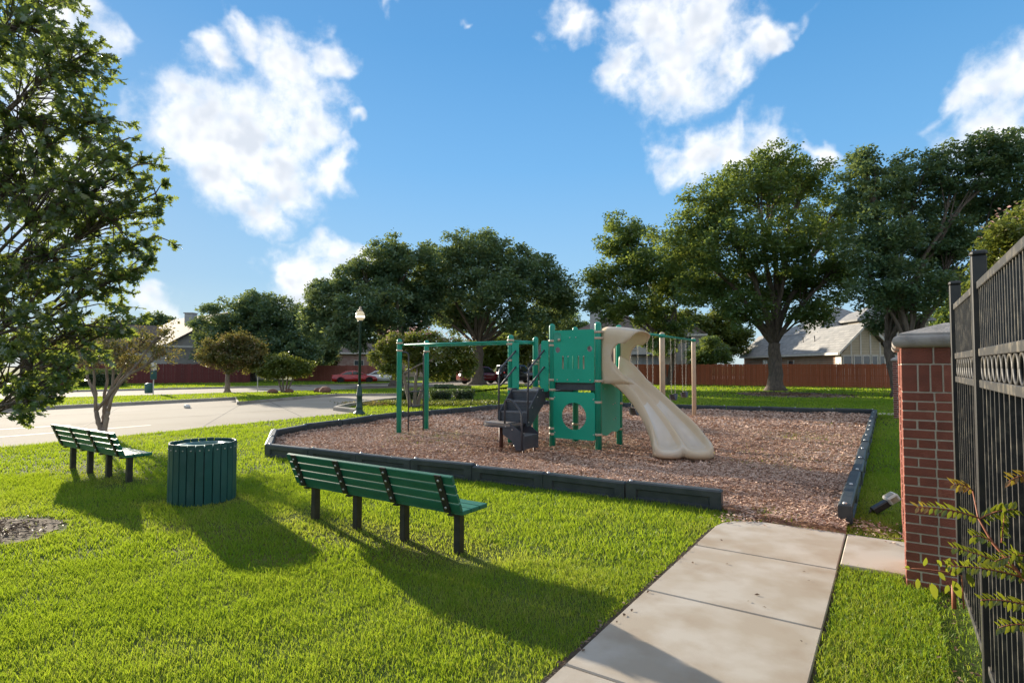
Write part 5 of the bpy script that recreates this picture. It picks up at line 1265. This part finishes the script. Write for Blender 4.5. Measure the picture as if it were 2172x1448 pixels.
OL = [(60, 60, 130, 5.6), (140, 150, 110, 5.3), (190, 110, 55, 5.2), (60, 250, 150, 5.2), (190, 260, 85, 5.2), (255, 300, 55, 5.0), (60, 400, 150, 5.6), (180, 390, 120, 5.0), (290, 350, 60, 5.0), (330, 410, 48, 5.1),
      (330, 500, 45, 5.2), (240, 470, 100, 5.1), (100, 540, 150, 5.2), (250, 590, 85, 5.2), (310, 560, 45, 5.1), (60, 660, 120, 5.0), (180, 690, 90, 4.9), (260, 690, 50, 4.9), (70, 780, 90, 4.8), (150, 800, 55, 4.7), (60, 850, 60, 4.6), (110, 840, 50, 4.6),
      (-80, 100, 140, 5.8), (-90, 350, 160, 5.8), (-100, 600, 150, 5.5), (-80, 800, 90, 5.0), (60, -70, 120, 5.5), (-60, -120, 150, 5.8), (-200, 300, 150, 6.2), (-220, 600, 150, 6.2)]
for (px, py, r_, Yd) in OL:
    c = P(px, py, Yd) - tb; rw = r_*Yd/F; h_ = max(.7, c.z - .55*math.hypot(c.x, c.y)); s_ = Vector((0, 0, min(h_, 6.4)))
    pp = bez(s_, s_.lerp(c, .35) + Vector((0, 0, .25)), s_.lerp(c, .7) + Vector((0, 0, .2)), c, 7)
    br.tube(pp, [.017*(1-.8*i/7) + .004 for i in range(8)], 6)
    nt = max(9, int(34*(rw/.4)**1.7))
    for k in range(nt):
        u = Vector(rand_unit(1)[0])*(rng.random()**.45); e_ = c + Vector((u.x*rw*1.05, u.y*rw*1.2, u.z*rw)); q_ = pp[orr.choice((4, 5, 6, 7))]
        if (e_ + tb).z < .95: continue
        d_ = (e_ - q_); md_ = q_.lerp(e_, .55) + Vector((0, 0, .07*d_.length)); br.tube([q_, md_, e_], [.007, .005, .002], 4, cap=False); tw.append((md_, e_))
br.build('branches', M['bark'], ot)
C = []; A_ = []
for (a, b_) in tw:
    n_ = orr.randint(12, 18); d_ = (b_ - a).normalized()
    for k in range(n_):
        u = (k/n_)**.7; p = a.lerp(b_, u); o = Vector(rand_unit(1)[0]); o = (o + d_*.9 - Vector((0, 0, .28))).normalized(); C.append(p); A_.append(o)
C = np.array(C); A_ = np.array(A_); N_ = rand_unit(len(C)); N_[:, 2] = np.abs(N_[:, 2]) + .25; N_ -= A_*(N_*A_).sum(1, keepdims=True); N_ /= np.linalg.norm(N_, axis=1, keepdims=True)
sL = rng.uniform(.05, .098, len(C)); tn = rng.random(len(C))**2.2
wc = C + np.array(tb); pxx = 1086 + F*wc[:, 0]/wc[:, 1]; dist = np.linalg.norm(wc - np.array([0, 0, CAMZ]), axis=1)
score = sL/dist*((pxx > 0) & (pxx < 420)); pick = np.argsort(-score)[:300]; rest = np.setdiff1d(np.arange(len(C)), pick)
tag(mk('foliage', oak_leaves('foliage', C[rest], A_[rest], N_[rest], sL[rest], tn[rest]), M['oakleaf'], ot), kind='stuff')
one = [oak_leaves('leaf', np.zeros((1, 3)), np.array([[0, 1., 0]]), np.array([[0, 0, 1.]]), np.array([1.]), np.array([q])) for q in (.1, .3, .5, .75, .95)]
for i in pick:
    a = Vector(A_[i]); n_ = Vector(N_[i]); b_ = a.cross(n_); mw_ = Matrix((b_, a, n_)).transposed().to_4x4()
    o = mk('leaf', one[min(4, int(tn[i]*5))], M['oakleaf'], ot); o.matrix_local = Matrix.Translation(Vector(C[i])) @ mw_ @ Matrix.Scale(float(sL[i]), 4)

# ------------------------------------------------------------------ plants by the iron fence
leaflet = np_mesh('leaflet', np.array([(0, 0, 0), (.15, .25, .03), (.19, .55, .04), (0, 1, 0), (-.19, .55, .04), (-.15, .25, .03)]), [np.array([(0, 1, 2, 3), (0, 3, 4, 5)])], np.full(6, .35))
leaflet2 = leaflet.copy(); leaflet2.attributes['tint'].data.foreach_set('value', np.full(6, .05, np.float32))
leaflet3 = leaflet.copy(); leaflet3.attributes['tint'].data.foreach_set('value', np.full(6, .95, np.float32))
for m_ in (leaflet, leaflet2, leaflet3): m_.materials.append(M['frond'])
fb = P(2300, 1300, 1.78)
fr = thing('fern_leaved_shrub', 'shrub shoot with rows of yellow green leaflets poking through the iron fence', 'plant', (fb.x, fb.y, 0))
def lpt_(px, py, Yd): return P(px, py, Yd) - Vector((fb.x, fb.y, 0))
st_ = MB(); fo = [lpt_(2300, 1420, 1.8), lpt_(2180, 1235, 1.85), lpt_(2105, 1150, 1.92), lpt_(2075, 1098, 1.97), lpt_(2063, 1040, 2.0)]
st_.tube(fo, [.009, .006, .0045, .003, .002], 6); st_.tube([lpt_(2300, 1420, 1.8), Vector((.15, 0, -.05))], .009, 6)
st_.build('stem', M['stemred'], fr)
fronds = [((2063, 1040, 2.0), (2022, 1028, 2.02), 5, 3), ((2076, 1098, 1.97), (1945, 1075, 2.0), 9, 1), ((2078, 1100, 1.97), (2155, 1080, 1.92), 8, 0), ((2105, 1150, 1.92), (2062, 1138, 1.95), 4, 0), ((2125, 1150, 1.92), (2132, 1090, 1.9), 6, 0),
          ((2165, 1215, 1.87), (2020, 1160, 1.95), 10, 0), ((2172, 1225, 1.86), (2010, 1200, 1.9), 10, 0), ((2180, 1235, 1.85), (2150, 1170, 1.83), 6, 0), ((2200, 1290, 1.84), (2080, 1272, 1.88), 8, 0), ((2200, 1330, 1.84), (2120, 1330, 1.86), 6, 0), ((2200, 1010, 1.85), (2140, 1020, 1.88), 5, 3), ((2190, 1180, 1.84), (2110, 1190, 1.86), 7, 0)]
rc = MB()
for (a, b_, n_, kind_) in fronds:
    p0, p1 = lpt_(*a), lpt_(*b_); pm_2 = p0.lerp(p1, .5) + Vector((0, 0, .02)); pts = [p0*(1-u)**2 + pm_2*2*u*(1-u) + p1*u*u for u in [k/8 for k in range(9)]]
    MB().tube(pts, [.003 - .002*k/8 for k in range(9)], 5).build('rachis', M['stemred'], fr); ax_ = (p1 - p0).normalized()
    n_ = int(n_*1.5)
    for k in range(n_):
        u = (k+.6)/n_; p = p0*(1-u)**2 + pm_2*2*u*(1-u) + p1*u*u
        for s in (-1, 1):
            dirv = (ax_*.55 + Vector((0, s*.35, s*.62 - .1)) + Vector((0, random.uniform(-.25, .25), random.uniform(-.2, .2)))).normalized(); nn = Vector((random.uniform(-.4, .4), -.5, .9)); nn = (nn - dirv*nn.dot(dirv)).normalized(); bb_ = dirv.cross(nn)
            me_ = leaflet3 if (kind_ == 3 or (kind_ == 1 and u > .8)) else random.choice((leaflet, leaflet, leaflet2))
            o = mk('leaflet', me_, None, fr); o.matrix_local = Matrix.Translation(p) @ Matrix((bb_, dirv, nn)).transposed().to_4x4() @ Matrix.Scale(random.uniform(.026, .038)*(1 - .3*abs(u-.5)), 4)
vb = P(2040, 1265, 3.0)
vn = thing('vine', 'thin vine with oval green leaves trailing across the foot of the brick pillar', 'vine', (vb.x, vb.y, 0))
def vp(px, py, Yd): return P(px, py, Yd) - Vector((vb.x, vb.y, 0))
vs_ = MB(); vs_.tube([vp(2045, 1290, 2.9), vp(2040, 1220, 2.9), vp(2000, 1211, 2.95), vp(1960, 1206, 3.0), vp(1915, 1204, 3.05)], [.004, .004, .003, .002, .0015], 5); vs_.tube([vp(2024, 1290, 3.1), vp(2022, 1240, 3.1)], [.012, .010], 6); vs_.build('stem', M['stemred'], vn)
ov_ = np_mesh('leaf', np.array([(0, 0, 0), (.22, .2, .03), (.3, .45, .05), (.2, .75, .03), (0, 1, 0), (-.2, .75, .03), (-.3, .45, .05), (-.22, .2, .03)]), [np.array([(0, 1, 2, 3), (0, 3, 4, 5), (0, 5, 6, 7)])], np.full(8, .12)); ov_.materials.append(M['frond'])
for (px, py, L_, dx, dz, Yd) in [(1947, 1226, .055, -.25, -.9, 3.0), (1975, 1235, .085, .15, -1, 3.0), (2010, 1215, .07, -.15, .9, 2.95), (2020, 1230, .09, .3, -.9, 2.9), (2050, 1215, .075, .3, -.9, 2.88), (1960, 1200, .05, .1, 1, 3.0), (1990, 1212, .05, .4, -.6, 2.97), (2005, 1195, .04, .5, .8, 2.95), (1930, 1204, .035, -.9, .2, 3.05), (1998, 1200, .05, -.7, .7, 2.96), (2045, 1202, .05, .3, .9, 2.9), (2030, 1210, .05, -.6, -.2, 2.9), (2012, 1240, .05, -.5, -.7, 2.95)]:
    dirv = Vector((dx, -.2, dz)).normalized(); nn = Vector((.2, -1, .3)); nn = (nn - dirv*nn.dot(dirv)).normalized(); bb_ = dirv.cross(nn)
    o = mk('leaf', ov_, None, vn); o.matrix_local = Matrix.Translation(vp(px, py, Yd)) @ Matrix((bb_, dirv, nn)).transposed().to_4x4() @ Matrix.Scale(L_, 4)

# ================================================================== LAWN BLADES
WALKP = [tuple(WK(s, t)[:2]) for s, t in [(-6, -.035), (-6, WW+.01), (2.9, WW+.01), (2.9, 4.4), (3.92, 4.4), (3.93, .35), (3.5, -.035)]]
PILP = [tuple(WK(s, t)[:2]) for s, t in [(2.66, 1.61), (2.66, 2.27), (3.32, 2.27), (3.32, 1.61)]]
PILP2 = [tuple(WK(s, t)[:2]) for s, t in [(4.0, 1.61), (4.0, 2.27), (4.66, 2.27), (4.66, 1.61)]]
BED_OUT = [tuple(p) for p in BEDP]
STRIP = [tuple(WK(s, t)[:2]) for s, t in [(-6, 1.80), (-6, 2.6), (2.62, 2.6), (2.62, 1.80)]]
drv = [(p.x, p.y) for p in DRIVE]; stv = [(p.x, p.y) for p in STREET]
def lawn(name, y0, y1, dens_, hgt, wid, simple=False, zb=0.0, region=None, xmax=1.12):
    tot = int(dens_*xmax*(y1*y1 - y0*y0 + 2*(y1-y0))) 
    y = np.sqrt(rng.uniform(y0*y0, y1*y1, tot)); x = rng.uniform(-1, 1, tot)*(xmax*y + .8)
    ok = np.ones(tot, bool)
    for pl in (WALKP, PILP, PILP2, BED_OUT, drv, stv): ok &= ~inpoly(x, y, pl)
    wob = (vnoise(x, y, .12, 3) - .5)*.35 + (vnoise(x, y, .04, 4) - .5)*.2
    for (cx_, cy_, rx_, ry_) in ((dirt_c.x, dirt_c.y, .72, .64), (float(np.mean([p[0] for p in DIRT2])), float(np.mean([p[1] for p in DIRT2])), 3.2, 3.3)):
        q_ = ((x-cx_)/rx_)**2 + ((y-cy_)/ry_)**2; ok &= (q_ + wob*1.2 > 1.0) | (rng.random(tot) < .012)
    st2 = inpoly(x, y, STRIP); ok &= ~(st2 & (rng.random(tot) < .8))
    if region is not None: ok &= region(x, y)
    worn = np.zeros(tot)                                   # trodden, dry grass round the legs of the benches and the bin
    for (bo_, hx, hy) in ((b1, 1.25, .34), (b2, 1.25, .34), (tcn, .3, .3)):
        lx = (x - bo_.location.x)*EX.x + (y - bo_.location.y)*EX.y; ly = (x - bo_.location.x)*DY.x + (y - bo_.location.y)*DY.y
        q_ = np.hypot(np.maximum(np.abs(lx) - hx, 0), np.maximum(np.abs(ly) - hy*.4, 0)); worn = np.maximum(worn, np.clip(1 - q_/.42, 0, 1))
    tw_ = (x - O0.x)*EX.x + (y - O0.y)*EX.y; dry = .16*np.clip((tw_ - 1.1)/.15, 0, 1)*(y < 9)
    worn *= .35 + .9*vnoise(x, y, .25, 21); ok &= rng.random(tot) > worn*.55
    cl = .5*vnoise(x, y, .35, 1) + .3*vnoise(x, y, .11, 2) + .2*vnoise(x, y, 1.7, 5)
    ok &= rng.random(tot) < (.45 + .9*cl)
    x, y, cl, worn, dry = x[ok], y[ok], cl[ok], worn[ok], dry[ok]; n = len(x)
    h = hgt*(.45 + .9*cl)*rng.uniform(.6, 1.35, n)*(1 - .4*worn); h *= np.where(rng.random(n) < .02, 1.7, 1.0); an = rng.uniform(0, 2*PI, n); be = rng.uniform(.15, 1.0, n)*h; ba = rng.uniform(0, 2*PI, n); w = wid*rng.uniform(.7, 1.4, n)
    B = np.c_[x, y, np.full(n, zb)]; wv = np.c_[np.cos(an), np.sin(an), np.zeros(n)]*w[:, None]/2; lean_ = np.c_[np.cos(ba), np.sin(ba), np.zeros(n)]*be[:, None]; upv = np.c_[np.zeros(n), np.zeros(n), h]
    tint = np.clip(.12 + .55*rng.random(n)**1.4 + .5*(vnoise(x, y, 2.2, 7) - .5) + .38*(vnoise(x, y, .5, 8) - .5) + .3*(vnoise(x, y, 5.0, 9) - .5) + .45*worn + dry + np.where(rng.random(n) < .05, .35, 0), 0, 1)
    if simple:
        V = np.stack([B - wv, B + wv, B + lean_ + upv], 1); me = np_mesh(name, V.reshape(-1, 3), [(np.arange(n)*3)[:, None] + np.array([0, 1, 2])], np.repeat(tint, 3))
    else:
        V = np.stack([B - wv, B + wv, B - wv*.75 + lean_*.3 + upv*.6, B + wv*.75 + lean_*.3 + upv*.6, B + lean_ + upv*.93], 1); o = (np.arange(n)*5)[:, None]
        me = np_mesh(name, V.reshape(-1, 3), [o + np.array([0, 1, 3, 2]), o + np.array([2, 3, 4])], np.repeat(tint, 5))
    return tag(mk(name, me, M['grass']), 'mown green lawn grass', 'grass', kind='stuff')
lawn('lawn_grass', 1.6, 5.0, 8600, .040, .004)
lawn('lawn_grass', 5.0, 9.0, 3600, .043, .009, True)
lawn('lawn_grass', 9.0, 16.0, 850, .055, .015, True)
lawn('lawn_grass', 16.0, 30.0, 260, .06, .03, True)
lawn('lawn_grass', 30.0, 62.0, 42, .07, .08, True)
isl_poly = [(p.x, p.y) for p in ISL] + [(p.x, p.y) for p in isl_back]
lawn('verge_grass', 18.0, 48.0, 160, .06, .04, True, .12, lambda x, y: inpoly(x, y, isl_poly))
# weeds among the chips
wx = []; wy = []
for (px, py, r_, n_) in [(905, 932, .45, 260), (960, 925, .3, 90), (1690, 935, .7, 260), (1740, 930, .5, 180), (1650, 975, .45, 150), (1610, 985, .35, 80), (1720, 965, .4, 90), (860, 925, .25, 60), (1780, 900, .5, 90), (1640, 1092, .1, 50), (985, 955, .3, 30), (720, 905, .15, 60)]:
    g_ = G(px, py); wx.append(g_.x + rng.normal(size=n_*2)*r_); wy.append(g_.y + rng.normal(size=n_*2)*r_*1.2)
wx = np.concatenate(wx); wy = np.concatenate(wy); n = len(wx); an = rng.uniform(0, 2*PI, n); h = rng.uniform(.03, .1, n)
B = np.c_[wx, wy, np.full(n, .01)]; wv = np.c_[np.cos(an), np.sin(an), 0*an]*.006; V = np.stack([B - wv, B + wv, B + np.c_[rng.normal(size=n)*.04, rng.normal(size=n)*.04, h]], 1)
tag(mk('weed_grass', np_mesh('weed_grass', V.reshape(-1, 3), [(np.arange(n)*3)[:, None] + np.array([0, 1, 2])], np.repeat(.3 + .5*rng.random(n), 3)), M['grass']), 'sparse grass tufts sprouting through the wood chips', 'grass', kind='stuff')
# ================================================================== WOOD CHIPS
def chips(y0, y1, dens_, L0, W0):
    xs = [p[0] for p in BEDP]; tot = int(dens_*(max(xs) - min(xs))*(y1 - y0)); x = rng.uniform(min(xs), max(xs), tot); y = rng.uniform(y0, y1, tot); ok = inpoly(x, y, BEDP); x, y = x[ok], y[ok]; n = len(x)
    an = rng.uniform(0, 2*PI, n); L = L0*rng.uniform(.4, 1.5, n); w = W0*rng.uniform(.5, 1.5, n); pt_ = rng.normal(size=n)*.28; ro = rng.normal(size=n)*.4
    a = np.c_[np.cos(an)*np.cos(pt_), np.sin(an)*np.cos(pt_), np.sin(pt_)]; b_ = np.c_[-np.sin(an)*np.cos(ro), np.cos(an)*np.cos(ro), np.sin(ro)]
    z = .016 + .04*vnoise(x, y, .3, 11) + .045*vnoise(x, y, 1.1, 13) + rng.random(n)*.03; C = np.c_[x, y, z]
    V = np.stack([C - a*L[:, None]/2 - b_*w[:, None]/2, C + a*L[:, None]/2 - b_*w[:, None]*.3, C + a*L[:, None]*.45 + b_*w[:, None]/2, C - a*L[:, None]*.4 + b_*w[:, None]/2], 1)
    V[:, :, 2] = np.maximum(V[:, :, 2], .013)
    tint = np.clip(rng.random(n)*.75 + .35*(vnoise(x, y, 1.5, 12) - .35), 0, 1)
    me = np_mesh('wood_chips', V.reshape(-1, 3), [(np.arange(n)*4)[:, None] + np.array([0, 1, 2, 3])], np.repeat(tint, 4)); tag(mk('wood_chips', me, M['chip']), 'brown shredded wood chips covering the play area', 'wood chips', kind='stuff')
chips(5.4, 9.5, 2900, .048, .012); chips(9.5, 15, 1300, .06, .016); chips(15, 24.2, 420, .09, .03)
# dry leaves and twigs scattered on the walk edge and by the fence
n = 420; s_ = rng.uniform(-3, 3, n); t_ = np.where(rng.random(n) < .35, rng.normal(size=n)*.025 - .02, np.where(rng.random(n) < .8, 1.86 + rng.normal(size=n)*.07, rng.uniform(0, WW, n)*1.0))
keep = ~((t_ > .05) & (t_ < WW) & (rng.random(n) < .55)); s_, t_ = s_[keep], t_[keep]; n = len(s_)
pts = np.array([tuple(WK(a, b_)[:2]) for a, b_ in zip(s_, t_)]); C = np.c_[pts, np.where((t_ > 0) & (t_ < WW), .034, .03)]
M['litter'] = leafmat('leaf_litter', (0.07, 0.04, 0.025), (0.13, 0.08, 0.05), (0.28, 0.2, 0.13), trans=.1, tcol=(.3, .2, .1), gloss=.03)
tag(mk('leaf_litter', leaf_quads('leaf_litter', C, .032, up=3.0), M['litter']), 'scattered dry leaves and twigs along the walk and fence', 'leaf litter', kind='stuff')

def scatter(name, label, cx, cy, sx, sy, n, size, m, z=.014):
    C = np.c_[cx + rng.normal(size=n)*sx, cy + rng.normal(size=n)*sy, np.full(n, z) + rng.random(n)*.02]
    tag(mk(name, leaf_quads(name, C, size, up=2.5, asp=.35), M[m]), label, 'leaf litter', kind='stuff')
scatter('leaf_litter', 'dry leaves and bark bits on the bare earth at the left edge', dirt_c.x, dirt_c.y, .33, .27, 900, .05, 'litter')
scatter('leaf_litter', 'dry leaves and bark under the large right oak', float(np.mean([q[0] for q in DIRT2])), float(np.mean([q[1] for q in DIRT2])), 1.5, 1.5, 1500, .14, 'litter')
g_ = WK(3.95, .2); scatter('spilled_chips', 'wood chips spilled at the corner of the walkway', g_.x, g_.y, .14, .10, 260, .05, 'chip', .03)
g_ = WK(4.3, 1.3); scatter('spilled_chips', 'wood chips spilled onto the grass beside the border end', g_.x, g_.y, .12, .22, 260, .05, 'chip', .03)
